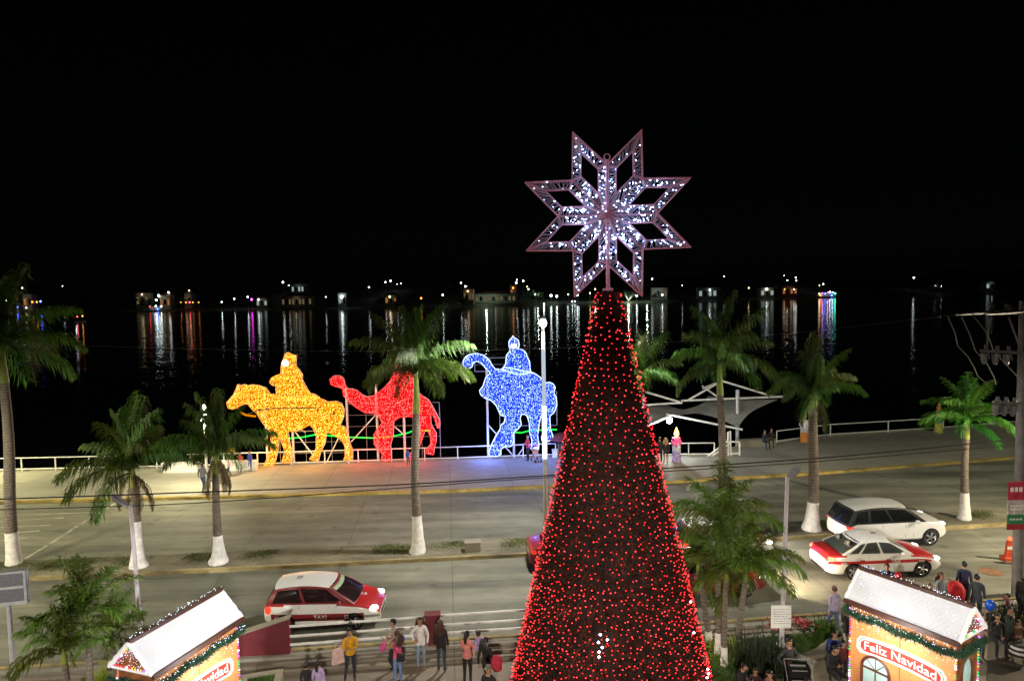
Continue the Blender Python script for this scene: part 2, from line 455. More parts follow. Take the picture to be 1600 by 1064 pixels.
# ------------------------------------------------------------------ palms
def frond_mesh(name, a0, droop, n, wl, hang, seed, m, stiff=.5, wid=.016):
    q = random.Random(seed); mb = MB()
    pts = []; p = Vector((0, 0, 0)); N = 16; sway = q.uniform(-.12, .12)
    for i in range(N + 1):
        t = i / N; pts.append(p.copy())
        a = a0 - droop * t ** 1.15
        p = p + Vector((math.cos(a), sway * t, math.sin(a))).normalized() / N
    mb.tube(pts, [.017 * (1 - .85 * i / N) for i in range(N + 1)], 4)
    for i in range(n):
        t = .1 + .9 * (i + .3) / n
        k = min(t * N, N - 1e-3); j = int(k); b = pts[j].lerp(pts[j + 1], k - j)
        tan = (pts[j + 1] - pts[j]).normalized(); nrm = Vector((-tan.z, 0, tan.x))
        prof = (math.sin(PI * (.16 + .74 * t)) ** .7) * (1 if t < .9 else .8)
        for sgn in (-1, 1):
            ln = wl * prof * q.uniform(.65, 1.15)
            d = (Vector((0, sgn, 0)) * q.uniform(.5, 1.1) + tan * q.uniform(.3, .95) + nrm * q.uniform(-.15, .75)).normalized()
            hg = min(1, hang * q.uniform(.75, 1.1))
            mid = b + (d + Vector((0, 0, -.25 * hg))).normalized() * ln * .42
            d2 = (d * (1 - hg) * 1.1 + Vector((0, 0, -1)) * hg + tan * .15).normalized()
            e = mid + d2 * ln * .62
            w = wid * q.uniform(.7, 1.25)
            s = d.cross(nrm).normalized() * w; s2 = d2.cross(Vector((sgn * .3, 1, .2))).normalized() * w * .9
            mb.add([b - s * .5, b + s * .5, mid + s2, mid - s2, e], [(0, 1, 2, 3), (3, 2, 4)])
    return mb.mesh(name, m)
FR = {}
for key, m, n, wl, hg in (('g', M_frond, 96, .3, .82), ('b', M_frondb, 92, .27, .66), ('d', M_frondd, 90, .24, .95), ('s', mat('clump_palm_frond', (.085, .14, .012), .6, var=.4, scale=2.2, objvar=.3, trans=.22), 56, .3, .62)):
    wd = .0075 if key != 's' else .0115
    FR[key] = [frond_mesh('frond', a0, dr, n, wl, hg, 11 * i + ord(key), m, wid=wd) for i, (a0, dr) in enumerate(
        ((1.5, .25), (1.3, .85), (1.02, 1.5), (.75, 1.75), (.42, 1.65), (.05, 1.4)))]
FR['d'][5] = frond_mesh('frond', -.6, .85, 90, .22, .97, 99, M_frondd, wid=.0075)
def palm(kind, label, base, top, flen, r0=.24, r1=.12, shaft=1.1, paint=1.5, mix='g', rings=(2, 3, 4, 4, 3, 2), seed=1, group='palms along the median', flare=1.5, dead=0, hide=0.0, spin=0.0):
    q = random.Random(seed)
    t = thing(kind, label, 'palm tree', base, 0, group)
    v = top - base; h = v.length; v = v / h
    def seg(name, z0, z1, rf, m, k=8):
        mb = MB(); mb.tube([v * (z0 + (z1 - z0) * i / k) + Vector((.05 * math.sin((z0 + (z1 - z0) * i / k) * .9 + seed), 0, 0)) * min(1, z0 + i) for i in range(k + 1)],
                           [rf(z0 + (z1 - z0) * i / k) for i in range(k + 1)], 12)
        return part(name, mb, m, t, smooth=True)
    rr = lambda z: (r0 + (r1 - r0) * (max(0, z) / h) ** .8) * (1 + (flare - 1) * math.exp(-max(0, z) / .45)) * (1 + .018 * math.sin(z * 21))
    seg('painted_base', -.05, paint, lambda z: rr(z) * 1.02, M_limewash)
    seg('trunk', paint, h - shaft, rr, M_trunk, 40)
    seg('crownshaft', h - shaft, h, lambda z: (r1 * 1.2) * (1.0 - .5 * (z - h + shaft) / shaft), M_shaft)
    az = q.uniform(0, 6) + spin
    for ri, cnt in enumerate(rings):
        for k in range(cnt):
            az += 2.39996 + q.uniform(-.25, .25)
            key = mix if not (dead and ri >= 4 and k < dead) else 'd'
            me = FR[key][ri]
            if key == 'd': me = FR['d'][5]
            o = link('frond', me, t, v * (h - .02 - .05 * ri))
            sc = flen * q.uniform(.85, 1.1) * (.62 if key == 'd' else 1)
            o.scale = (sc, sc * q.uniform(.9, 1.1), sc)
            o.rotation_euler = (q.uniform(-.15, .15), q.uniform(-.12, .12) + (.25 if key == 'd' else 0), az)
    return t
def gpalm(bx, by, tx, ty, *a, **k):
    label = a[0]; flen = a[1]; rest = a[2:]
    zb = k.pop('zb', ZP); base = at_z(bx, by, zb); top = at_y(tx, ty, base.y + k.pop('dy', 0))
    kind = k.pop('kind', 'royal_palm')
    return palm(kind, label, base, top, flen, *rest, **k)
gpalm(22, 880, 4, 538, 'tallest royal palm, dark crown, at the left edge of the picture', 3.3, seed=3, r0=.25, r1=.16, shaft=1.6, paint=1.35, rings=(2, 2, 3, 3, 3, 2), flare=1.3)
gpalm(217, 884, 206, 728, 'short royal palm leaning left beside the grey lamp post with bare top', 2.95, rings=(3, 3, 4, 5, 4, 3), seed=12, r0=.2, r1=.13, shaft=.9, paint=1.9, dead=2, flare=2.0)
gpalm(341, 878, 338, 706, 'royal palm with a drooping brown dead frond, left of the golden horse', 2.65, rings=(3, 3, 4, 5, 4, 3), seed=21, r0=.19, r1=.12, shaft=.9, paint=1.15, dead=3, flare=2.2)
gpalm(652, 862, 648, 575, 'royal palm with yellow crownshaft in front of the red camel', 3.0, seed=8, r0=.22, r1=.14, shaft=1.9, paint=1.6, flare=1.7, rings=(3, 4, 4, 5, 4, 1))
gpalm(1000, 848, 1000, 585, 'palm mostly hidden behind the red lit Christmas tree', 2.2, seed=30, rings=(2, 4, 4, 4, 3, 1))
gpalm(1128, 838, 1126, 560, 'tall royal palm in front of the white shade sail', 2.8, seed=17, r0=.2, r1=.13, shaft=1.6, paint=1.3)
gpalm(1268, 826, 1273, 612, 'shaggy royal palm between the street lamp and the white SUV, brown lower fronds', 2.5, rings=(3, 3, 4, 5, 4, 3), seed=25, r0=.25, r1=.18, shaft=.7, paint=1.25, dead=2, flare=1.8)
gpalm(1506, 810, 1512, 652, 'bright green palm right of the white SUV with a small dry stalk', 2.3, seed=40, r0=.2, r1=.12, shaft=1.0, paint=1.25, mix='b', rings=(3, 4, 4, 4, 3, 1), flare=1.5)
# small clump palms on the plaza
GC = 'small palms in the left plaza clump'
for i, (bx, hx, hy, Y, fl, lab) in enumerate([
        (128, 130, 948, 17.2, 1.5, 'tallest small palm of the left clump, its crown above the other two'),
        (100, 98, 1008, 16.6, 1.4, 'small palm at the left of the clump beside the grey panel board'),
        (180, 176, 985, 17.4, 1.15, 'small palm touching the roof of the left gingerbread kiosk')]):
    top = at_y(hx, hy, Y); b = Vector((top.x + .03, top.y, 0))
    palm('clump_palm', lab, b, top, fl, .1, .07, .45, .8, 's', (3, 3, 4, 4, 2, 0), 50 + i, GC, 1.2)
GC = 'small palms in the right plaza clump'
for i, (bx, by, hx, hy, fl, pn, lab) in enumerate([
        (1119, 1034, 1124, 808, 1.85, .95, 'tallest small palm of the right clump, next to the big tree of red lights'),
        (1108, 1013, 1092, 872, 1.6, .6, 'thin small palm of the right clump nearest the red lit tree'),
        (1131, 1052, 1138, 882, 1.6, .85, 'front small palm of the right clump with green stem above the white base'),
        (1154, 1020, 1168, 880, 1.8, .5, 'small palm of the right clump arching over the white notice board')]):
    base = at_z(bx, by, 0); top = at_y(hx, hy, base.y - .05)
    palm('clump_palm', lab, base, top, fl, .1, .075, .5, pn, 's', (2, 3, 4, 4, 3, 1), 70 + i, GC, 1.25)

# ------------------------------------------------------------------ Christmas tree
TY = 16.0
tt = at_y(950, 453, TY); TX = tt.x; TH = tt.z
M_gar = mat('red_lit_garland', (.1, .028, .02), .8, var=.6, scale=2.2)  # green garland; the red glow of the bulbs is put into its colour
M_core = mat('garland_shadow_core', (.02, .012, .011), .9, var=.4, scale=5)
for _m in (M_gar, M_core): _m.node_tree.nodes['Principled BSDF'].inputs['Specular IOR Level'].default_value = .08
E_red = emis('red_bulb', (1, .02, .022), 4.6)
E_redh = emis('hot_red_bulb', (1, .032, .034), 8)
E_wht = emis('white_bulb', (.8, .9, 1), 12)
tree = thing('christmas_tree', 'huge cone Christmas tree of dark garland covered in red lights', 'christmas tree', (TX, TY, 0))
rad = lambda z: .25 + (TH - z) * .2285
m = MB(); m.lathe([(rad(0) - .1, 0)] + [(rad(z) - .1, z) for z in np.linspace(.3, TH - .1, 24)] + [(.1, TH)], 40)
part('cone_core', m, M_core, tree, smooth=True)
gz = .1; q = random.Random(5)
while gz < TH - .05:
    m = MB(); r = rad(gz); nn = int(2 * PI * r * 38) + 16; gp = q.uniform(0, 6)
    for i in range(nn):
        a = 2 * PI * i / nn + q.uniform(-.03, .03)
        ca, sa = math.cos(a), math.sin(a)
        e = q.uniform(-.9, .9); ln = q.uniform(.09, .17)
        z0 = gz + q.uniform(-.05, .05) - .03 * math.sin(a * 9 + gp); rr = r - .1 + .035 * math.sin(a * 5 + gp) * math.sin(a * 13 + 2 * gp)
        tang = q.uniform(-.6, .6)
        ex = rr + ln * math.cos(e) + .03; ez = z0 + ln * math.sin(e)
        w = .018
        m.add([(rr * ca - sa * w, rr * sa + ca * w, z0), (rr * ca + sa * w, rr * sa - ca * w, z0 + q.uniform(-.02, .02)),
               (ex * ca - sa * ln * tang, ex * sa + ca * ln * tang, ez)], [(0, 1, 2)])
    part('garland', m, M_gar, tree)
    gz += .15
m = MB(); m2 = MB(); z = .12
while z < TH - .02:
    r = rad(z) + .035; nb = max(5, int(2 * PI * r / (.135 if z < 5 else .165)))
    ph = q.uniform(0, 6)
    for i in range(nb):
        if q.random() < .1: continue
        a = ph + 2 * PI * (i + q.uniform(-.34, .34)) / nb; zz = z + q.uniform(-.05, .05) - .05 * abs(math.sin(a * 6 + z * 2)) 
        rr = rad(zz) + q.uniform(-.01, .05)
        p = (rr * math.cos(a), rr * math.sin(a), zz)
        (m2 if q.random() < .45 else m).octa(p, q.uniform(.012, .0175))
    z += .115 if z < 5 else .15
part('red_light_string', m, E_red, tree, kind='stuff'); part('red_light_string', m2, E_redh, tree, kind='stuff')
m = MB()
for px, py in [(938, 991), (935, 1003), (949, 999), (941, 1011), (936, 1018), (936, 1026), (1079, 940), (1084, 988), (1106, 1045), (1107, 1052), (1105, 1058)]:
    d = Vector(_ray(px, py)); o = Vector(CAM); t_ = 10.0
    for k in range(900):
        p = o + d * t_
        if math.hypot(p.x - TX, p.y - TY) < rad(p.z) + .03: break
        t_ += .01
    else:
        continue
    m.octa((p.x - TX, p.y - TY, p.z), .032)
if m.v: part('white_light', m, E_wht, tree, kind='stuff')

# star on the tree
st = at_y(946.5, 336, TY); SZ = st.z - TH
M_sw2 = mat('pale_wire', (.62, .6, .72), .4, .3, var=.1)
M_sf = mat('red_lit_white_frame', (.66, .34, .39), .5, .1, var=.1)  # white painted metal; the pink paints in red light from the tree
E_sw = emis('star_white_bulb', (.4, .54, 1), 42)
star = thing('star_topper', 'giant eight pointed lattice star with white lights on the tree top', 'star', (TX, TY, TH), R(-4))
m = MB(); m.tube([(0, 0, -.1), (0, 0, SZ + 1.25)], .045, 8); m.lathe([(.12, -.02), (.12, .03), (.05, .05)], 10); m.tube([(.07 * math.cos(a), 0, SZ + 1.32 + .07 * math.sin(a)) for a in np.linspace(0, 2 * PI, 12)], .012, 5)
part('pole', m, M_sf, star)
RN, RT = 1.14, 2.05
q = random.Random(9)
for k in range(8):
    a = R(45 * k + 22.5)
    pol = lambda r, t: Vector((r * math.sin(t), 0, r * math.cos(t)))
    Q = [Vector((0, 0, 0)), pol(RN, a - R(22.5)), pol(RT, a), pol(RN, a + R(22.5))]
    c = (Q[0] + Q[2]) / 2
    # inner opening offset from the sides by the band width
    bw = .2
    ins = []
    for i in range(4):
        p0, p1, p2 = Q[i - 1], Q[i], Q[(i + 1) % 4]
        u = (p0 - p1).normalized(); w = (p2 - p1).normalized(); ang = u.angle(w)
        ins.append(p1 + (u + w).normalized() * bw / math.sin(ang / 2))
    fr = MB(); wire = MB(); bl = MB(); off = Vector((0, 0, SZ))
    for dy in (-.09, .09):
        D = Vector((0, dy, 0)) + off
        for ring, rr in ((Q, .011), (ins, .008)):
            for i in range(4): fr.tube([ring[i] + D, ring[(i + 1) % 4] + D], rr, 4)
        for i in range(4): fr.tube([Q[i] + D, ins[i] + D], .011, 4)
    for ring in (Q, ins):
        for p in ring: fr.tube([p + off + Vector((0, -.09, 0)), p + off + Vector((0, .09, 0))], .011, 4)
    for i in range(4):
        nw = 8
        A0, A1, B0, B1 = Q[i], Q[(i + 1) % 4], ins[i], ins[(i + 1) % 4]
        for j in range(nw):
            for dy in (-.09, .09):
                t0, t1 = (j + q.uniform(0, .6)) / nw, (j + q.uniform(.2, 1)) / nw
                D = off + Vector((0, dy, 0))
                wire.tube([A0.lerp(A1, t0) + D, B0.lerp(B1, t1) + D], .0032, 3)
                wire.tube([A0.lerp(A1, min(1, t0 + .08)) + D, B0.lerp(B1, max(0, t1 - .1)) + D], .0028, 3)
        lit = .35 if k in (0, 6, 5) and i in (1, 2) else 1
        if k == 0: lit = .5 if i == 3 or i == 0 else .12
        for j in range(22 if i in (0, 3) else 13):
            if q.random() > lit * .95: continue
            p = A0.lerp(A1, q.random()).lerp(B0.lerp(B1, q.random()), q.uniform(.1, .95))
            bl.octa(p + off + Vector((0, q.uniform(-.1, .06), 0)), q.uniform(.0075, .0125))
    pt = part('star_point', fr, M_sf, star)
    part('wire_lattice', wire, M_sw2, pt, kind='stuff')
    part('white_light_string', bl, E_sw, pt, kind='stuff')

# ------------------------------------------------------------------ light figures on the promenade edge
def inpoly(x, y, P):
    r = False; j = len(P) - 1
    for i in range(len(P)):
        xi, yi = P[i]; xj, yj = P[j]
        if (yi > y) != (yj > y) and x < (xj - xi) * (y - yi) / (yj - yi) + xi: r = not r
        j = i
    return r
M_post = mat('white_scaffold', (.6, .6, .6), .5, .2, var=.15)
M_wire = mat('thin_grey_wire', (.35, .35, .36), .5, .4)
E_face = emis('warm_white_face_panel', (1, .93, .85), 2.2)
E_green = emis('green_neon_tube', (.02, 1, .08), 1.5)
def figure(name, label, O, S, bodies, cols, Y, posts, braces, grid, faces=(), holes=(), extra=(), spacing=.078, rope=None, seed=1, pr=.075, glow=None):
    """bodies: {part name: outline in survey units}, O/S map them to the photograph's survey grid"""
    q = random.Random(seed)
    P2 = lambda p: at_y(O[0] + p[0] / S, O[1] + p[1] / S, Y)
    allp = [P2(p) for b in bodies.values() for p in b]
    cx = (min(p.x for p in allp) + max(p.x for p in allp)) / 2
    base = Vector((cx, Y, ZP))
    root = thing(name, label, 'light figure', base)
    L = lambda p: P2(p) - base
    for bn, poly in bodies.items():
        pp = [(L(p).x, L(p).z) for p in poly]
        hp = [[(L(p).x, L(p).z) for p in h] for h in holes]
        x0, x1 = min(p[0] for p in pp), max(p[0] for p in pp); z0, z1 = min(p[1] for p in pp), max(p[1] for p in pp)
        fr = MB()
        for dy in (-.13, .13):
            loop = [(x, dy, z) for x, z in pp]; fr.tube(loop + [loop[0]], .02 if rope is None else .016, 4)
        for i in range(0, len(pp), 3): fr.tube([(pp[i][0], -.13, pp[i][1]), (pp[i][0], .13, pp[i][1])], .015, 4)
        body = part(bn, fr, M_post, root)
        sets = [MB() for _ in cols]
        x = x0
        while x < x1:
            z = z0 + q.uniform(0, spacing)
            while z < z1:
                xx, zz = x + q.uniform(-.03, .03), z + q.uniform(-.03, .03)
                if inpoly(xx, zz, pp) and not any(inpoly(xx, zz, h) for h in hp):
                    for dy in (-.13, .13):
                        u = q.random(); k = 0
                        acc = 0
                        for i, c in enumerate(cols):
                            acc += c[3]
                            if u < acc: k = i; break
                        sets[k].octa((xx, dy + q.uniform(-.05, .05), zz), q.uniform(*cols[k][4]))
                z += spacing
            x += spacing
        for i in range(len(pp)):
            a, b2 = Vector((pp[i][0], 0, pp[i][1])), Vector((pp[(i + 1) % len(pp)][0], 0, pp[(i + 1) % len(pp)][1]))
            for j in range(max(1, int((b2 - a).length / .07))):
                p = a.lerp(b2, (j + .5) / max(1, int((b2 - a).length / .07)))
                sets[-1 if rope else 0].octa((p.x, -.15, p.z), .036)
        for c, mb in zip(cols, sets):
            if mb.v: part('light_net', mb, emis(c[0], c[1], c[2]), body, kind='stuff')
    for f in faces:
        m = MB(); c = L(f[:2]); r = f[2]
        m.ball((c.x, -.2, c.z), (r, .1, r * .85), 12, 8); part('face', m, E_face, root, smooth=True)
    for e, r, mm in extra:
        m = MB(); m.tube([L(p) + Vector((0, -.2, 0)) for p in e], r, 6); part('rein', m, mm, root)
    for (x, ya, yb) in posts:
        m = MB(); a, b = L((x, ya)), L((x, yb)); m.tube([(a.x, .22, a.z), (a.x, .22, min(b.z, 0))], pr, 8)
        part('support_post', m, M_post, root, smooth=True)
    for p, r_ in braces:
        m = MB(); m.tube([L(p) + Vector((0, .26, 0)), L(r_) + Vector((0, .26, 0))], .04, 6); part('brace', m, M_post, root)
    for (ax, ay, bx, by, nx, nz) in grid:
        m = MB(); a, b = L((ax, ay)), L((bx, by))
        for i in range(nx + 1):
            x = a.x + (b.x - a.x) * i / nx; m.tube([(x, .17, a.z), (x, .17, b.z)], .022 if i in (0, nx) else .012, 4)
        for i in range(nz + 1):
            z = a.z + (b.z - a.z) * i / nz; m.tube([(a.x, .17, z), (b.x, .17, z)], .022 if i in (0, nz) else .012, 4)
        part('wire_grid', m, M_wire, root)
    if glow:
        for dx, dz in ((-1.6, 1.2), (1.6, 1.2), (0, 4)): lamp('POINT', 'net_glow', base + Vector((dx, -.7, dz)), glow[0], glow[1], .3)
    return root
HORSE = [(222, 515), (232, 548), (262, 555), (290, 540), (318, 527), (350, 520), (368, 538), (385, 560), (410, 580), (440, 630), (470, 670), (495, 695), (500, 760), (495, 810), (470, 870), (452, 912), (510, 915), (520, 880), (535, 820), (540, 740), (555, 735), (570, 775), (585, 815), (575, 850), (565, 885), (600, 890), (622, 885), (628, 850), (612, 790), (597, 692), (660, 690), (700, 672), (740, 650), (765, 680), (780, 720), (780, 800), (760, 835), (738, 865), (765, 874), (790, 875), (800, 830), (830, 770), (840, 700), (868, 703), (900, 720), (940, 750), (962, 790), (960, 850), (950, 870), (1003, 872), (1003, 815), (985, 770), (970, 700), (955, 670), (925, 655), (945, 610), (950, 560), (935, 525), (905, 508), (850, 512), (800, 490), (780, 480), (500, 480), (460, 425), (410, 408), (370, 405), (345, 412), (328, 400), (312, 412), (290, 402), (285, 420), (265, 465), (240, 495)]
RIDER1 = [(500, 482), (490, 470), (505, 462), (535, 470), (530, 440), (530, 410), (505, 405), (490, 388), (500, 362), (530, 346), (560, 335), (562, 290), (568, 262), (578, 238), (586, 213), (602, 202), (616, 212), (627, 218), (640, 222), (653, 222), (648, 250), (650, 290), (668, 312), (688, 340), (688, 375), (702, 400), (718, 432), (738, 458), (775, 468), (800, 490), (700, 500), (600, 500)]
CAMEL = [(865, 370), (872, 402), (895, 412), (925, 420), (945, 428), (950, 470), (985, 510), (1030, 545), (1080, 575), (1140, 582), (1170, 600), (1190, 640), (1160, 680), (1138, 715), (1140, 770), (1160, 800), (1192, 835), (1185, 870), (1215, 882), (1248, 875), (1245, 830), (1240, 780), (1258, 720), (1258, 660), (1262, 630), (1300, 605), (1360, 600), (1400, 612), (1425, 640), (1425, 720), (1400, 790), (1375, 820), (1350, 848), (1352, 868), (1395, 870), (1412, 810), (1440, 740), (1455, 690), (1470, 682), (1490, 720), (1495, 770), (1465, 810), (1465, 830), (1510, 838), (1515, 800), (1525, 760), (1527, 710), (1510, 680), (1495, 650), (1490, 592), (1502, 582), (1520, 620), (1535, 672), (1548, 675), (1550, 630), (1530, 590), (1500, 535), (1480, 500), (1440, 475), (1400, 440), (1390, 400), (1385, 345), (1255, 350), (1240, 380), (1210, 415), (1170, 450), (1130, 475), (1090, 480), (1060, 465), (1030, 440), (1000, 430), (975, 430), (955, 405), (945, 362), (920, 348), (890, 348)]
RIDER2 = [(1255, 352), (1272, 310), (1270, 265), (1280, 238), (1292, 225), (1308, 240), (1312, 275), (1335, 310), (1385, 345)]
ELE = [(172, 362), (178, 330), (190, 310), (215, 295), (260, 288), (305, 300), (335, 325), (355, 360), (375, 385), (415, 388), (430, 372), (600, 405), (625, 415), (660, 440), (690, 470), (715, 468), (740, 480), (750, 500), (740, 530), (755, 560), (760, 610), (745, 650), (715, 680), (720, 760), (735, 800), (732, 825), (700, 835), (665, 830), (665, 805), (680, 780), (675, 700), (660, 680), (650, 720), (640, 800), (648, 850), (645, 885), (610, 893), (598, 880), (605, 830), (590, 780), (588, 720), (575, 680), (565, 668), (540, 665), (530, 690), (538, 730), (520, 755), (495, 775), (485, 800), (490, 840), (475, 865), (430, 870), (410, 885), (412, 915), (385, 930), (340, 925), (335, 905), (355, 850), (380, 800), (405, 760), (410, 735), (430, 720), (440, 680), (410, 672), (395, 640), (380, 610), (350, 580), (310, 565), (285, 545), (277, 520), (300, 490), (315, 440), (345, 408), (315, 378), (290, 350), (262, 336), (240, 345), (230, 372), (200, 386)]
RIDER3 = [(415, 390), (440, 355), (445, 300), (458, 283), (470, 268), (462, 245), (460, 215), (468, 200), (480, 190), (486, 178), (493, 190), (508, 198), (520, 208), (525, 235), (518, 258), (545, 265), (568, 285), (575, 310), (590, 340), (592, 380), (600, 408), (520, 420)]
Yh = el(-12) - .3; Yc = el(-6) - .3; Ye = el(0) - .3
figure('horse_light_figure', 'golden yellow light figure of a crowned king riding a horse', (300, 500), 4,
       {'horse': HORSE, 'rider': RIDER1}, [('amber_net', (1, .29, .004), 2.0, .6, (.031, .042)), ('hot_amber', (1, .5, .07), 4.5, .3, (.024, .034)), ('deep_amber', (1, .2, .0), .7, .12, (.034, .048))],
       Yh, [(444, 420, 905), (622, 690, 905), (958, 430, 890)], [((630, 695), (785, 895)), ((910, 740), (835, 895)), ((655, 680), (700, 705))],
       [(540, 700, 955, 900, 5, 3)], faces=[(590, 268, .24)], holes=[[(882, 560), (893, 575), (890, 610), (880, 595)]],
       extra=[([(292, 545), (310, 572), (345, 590), (405, 598)], .07, emis('rein_amber', (1, .3, 0), .8)), ([(345, 588), (420, 560), (520, 548), (780, 545)], .04, M_dark)], seed=2, glow=(120, (1, .42, .08)))
figure('camel_light_figure', 'red light figure of a king riding a camel behind the palm', (300, 500), 4,
       {'camel': CAMEL, 'rider': RIDER2}, [('red_net', (1, .006, .01), 2, .6, (.031, .042)), ('hot_red', (1, .11, .09), 5.5, .25, (.022, .032)), ('deep_red', (.8, .0, .004), .6, .15, (.034, .048))],
       Yc, [(1145, 405, 885), (1320, 560, 880)], [((1140, 600), (990, 765)), ((1255, 665), (1320, 720))], [(965, 527, 1553, 870, 5, 5)], faces=[(1288, 270, .13)], seed=3, glow=(90, (1, .06, .05)))
figure('elephant_light_figure', 'blue and white light figure of a king riding an elephant', (680, 480), 4,
       {'elephant': ELE, 'rider': RIDER3}, [('blue_net', (.015, .06, 1), 2.1, .58, (.031, .042)), ('pale_blue', (.28, .42, 1), 4.5, .34, (.024, .032)), ('deep_blue', (.01, .02, .9), .7, .1, (.034, .046)), ('white_rope', (.42, .56, 1), 4, .04, (.026, .036))],
       Ye, [(320, 380, 935), (490, 770, 935)], [((330, 740), (385, 800)), ((440, 880), (490, 935)), ((555, 880), (515, 935))],
       [(245, 320, 450, 400, 2, 2), (400, 535, 762, 740, 4, 3)], faces=[(490, 242, .2)], rope=True, seed=4, glow=(260, (.12, .22, 1)))
def neon(label, pts, Y):
    b = at_z(pts[0][0], pts[0][1], ZP); P = [at_y(x, y, Y) for x, y in pts]; b = Vector((P[0].x, Y, P[0].z))
    m = MB(); m.tube([p - b for p in P], .045, 6); solo('neon_tube', m, E_green, label, 'neon tube', b)
neon('green glowing tube running behind the horse and camel legs', [(450, 685), (472, 683), (492, 679), (510, 680), (545, 683), (582, 684), (612, 682), (635, 677), (648, 672), (672, 673)], Yh + .55)
neon('short green glowing tube behind the elephant legs', [(800, 675), (815, 676), (826, 673), (855, 671), (870, 671)], Ye + .55)
# ------------------------------------------------------------------ promenade railings
def railing(label, pts, step, hts=(.14, .86), pr=.03, rr=.035, z=ZP, m=None, posts=True, name='railing'):
    m = m or M_white
    base = Vector((pts[0][0], pts[0][1], z)); root = thing(name, label, 'railing', base)
    P = [Vector((x, y, z)) - base for x, y in pts]
    for h in hts:
        mb = MB(); mb.tube([p + Vector((0, 0, h)) for p in P], rr, 6); part('rail', mb, m, root, smooth=True)
    if posts:
        for a, b in zip(P, P[1:]):
            n = max(1, round((b - a).length / step))
            for i in range(n):
                p = a.lerp(b, i / n); mb = MB(); mb.box((p.x, p.y, hts[-1] / 2), (pr * 2, pr * 2, hts[-1])); part('post', mb, m, root)
        p = P[-1]; mb = MB(); mb.box((p.x, p.y, hts[-1] / 2), (pr * 2, pr * 2, hts[-1])); part('post', mb, m, root)
    return root
ed = lambda a, b: [(x, el(x) - .12) for x in np.linspace(a, b, max(2, int((b - a) / 4)))]
pA = at_z(868, 712, ZP).x
railing('long white promenade railing running behind the three light figures', ed(-62, pA), 2.6)
pB, pC = at_z(1036, 713, ZP), at_z(1116, 712, ZP)
railing('short white railing beside the lit pink candle and the gangway', [(pB.x, pB.y), (pC.x, pC.y)], 1.9)
pD = at_z(1213, 692, ZP).x
railing('white promenade railing on the right, from the bench to the right edge', ed(pD, 70), 5.6)

# gangway hand rails
b = at_z(1139, 712, ZP); gr = thing('gangway_rail', 'white bent tube handrails of the boat gangway behind a palm trunk', 'handrail', b)
def g(px, py, dy=0): return at_y(px, py, b.y + dy) - b
for pts in ([(1104, 714), (1137, 689), (1138, 676)], [(1109, 715), (1141, 692)], [(1138, 713), (1137.5, 675), (1141, 673.5), (1141.5, 700), (1143, 713)], [(1137, 690), (1154, 690), (1155.5, 692), (1155.5, 714)], [(1137, 709), (1155, 708)]):
    m = MB(); m.tube([g(*p) for p in pts], .055, 6); part('rail_tube', m, M_white, gr, smooth=True)
# bench and low walls
def block(name, label, cat, p0, p1, h, d, z=ZP, m=M_kerb):
    a, b_ = at_z(*p0, z), at_z(*p1, z); c = (a + b_) / 2; rz = math.atan2(b_.y - a.y, b_.x - a.x)
    mb = MB(); L_ = (b_ - a).length
    mb.box((0, d / 2, h / 2 - .03), (L_, d, h - .06)); mb.box((0, d / 2, h - .028), (L_ + .05, d + .05, .06))
    return solo(name, mb, m, label, cat, c, rz)
block('bench', 'long concrete bench block at the promenade edge with a seated couple', 'bench', (1157, 699), (1212, 696), .46, .5)
block('low_wall', 'pale low wall on the promenade half covered by a palm crown', 'wall', (253, 739), (308, 738), .62, .3, m=M_limewash)
block('low_wall', 'pale low wall behind the standing family, left of the horse figure', 'wall', (343, 735.5), (400, 735), .62, .3, m=M_limewash)
block('drain_box', 'small concrete utility box in the grass of the median', 'utility box', (727, 863.5), (751, 862.5), .42, .45)
block('cool_box', 'white boxes of the vendor under the maroon umbrella', 'box', (863, 715), (871, 715), .5, .4, m=M_white)

# ------------------------------------------------------------------ lamps
E_lamp = emis('lamp_glow', (1, .97, .86), 90)
E_warm = emis('warm_lamp_glow', (1, .93, .72), 40)
E_poleglow = emis('pole_glow_bright', (.7, .84, 1), 1.8)
def tall_lamp(label, base, h, lit=True, energy=3300, col=(1, .93, .66), r=.1):
    t = thing('lamp_post', label, 'lamp post', base, 0, 'tall lamp posts of the median')
    m = MB(); m.lathe([(.22, 0), (.22, .06), (r, .1), (r * .62, h)], 12); part('pole', m, M_white, t, smooth=True)
    m = MB(); m.lathe([(.04, .24), (.13, .2), (.16, .14), (.05, .12)], 12, (0, 0, h - .02)); part('lamp_hood', m, M_steel, t, smooth=True)
    m = MB(); m.ball((0, 0, h - .05), (.15, .15, .15), 12, 8); part('bulb', m, E_lamp, t, smooth=True)
    lamp('SPOT', 'lamp_post_light', base + Vector((0, 0, h - .4)), energy, col, .25, base + Vector((0, .6, 0)), 176, .12)
    return t
lb = at_z(853.5, 862, ZP); lt = at_y(850.5, 503, lb.y)
t = tall_lamp('tall white lamp post with a glaring white lamp in front of the blue elephant', lb, lt.z - lb.z, energy=7500, col=(1, .96, .86))
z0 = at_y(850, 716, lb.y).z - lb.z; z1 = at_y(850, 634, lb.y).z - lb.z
m = MB(); m.tube([(0, 0, z0), (0, 0, z1)], .105, 10); m2 = part('pole_glow_sleeve', m, E_poleglow, t, smooth=True)  # no lamp here: glowing sleeves added for the light falling on the pole
z2 = at_y(850, 545, lb.y).z - lb.z; m = MB(); m.tube([(0, 0, z1 + .01), (0, 0, z2)], .085, 10); part('pole_glow_sleeve', m, emis('pole_glow_dim', (.8, .9, 1), .62), t, smooth=True)
lamp('POINT', 'promenade_lamp_light', (-36, 41.5, 5.5), 6500, (1, .93, .5), .3)
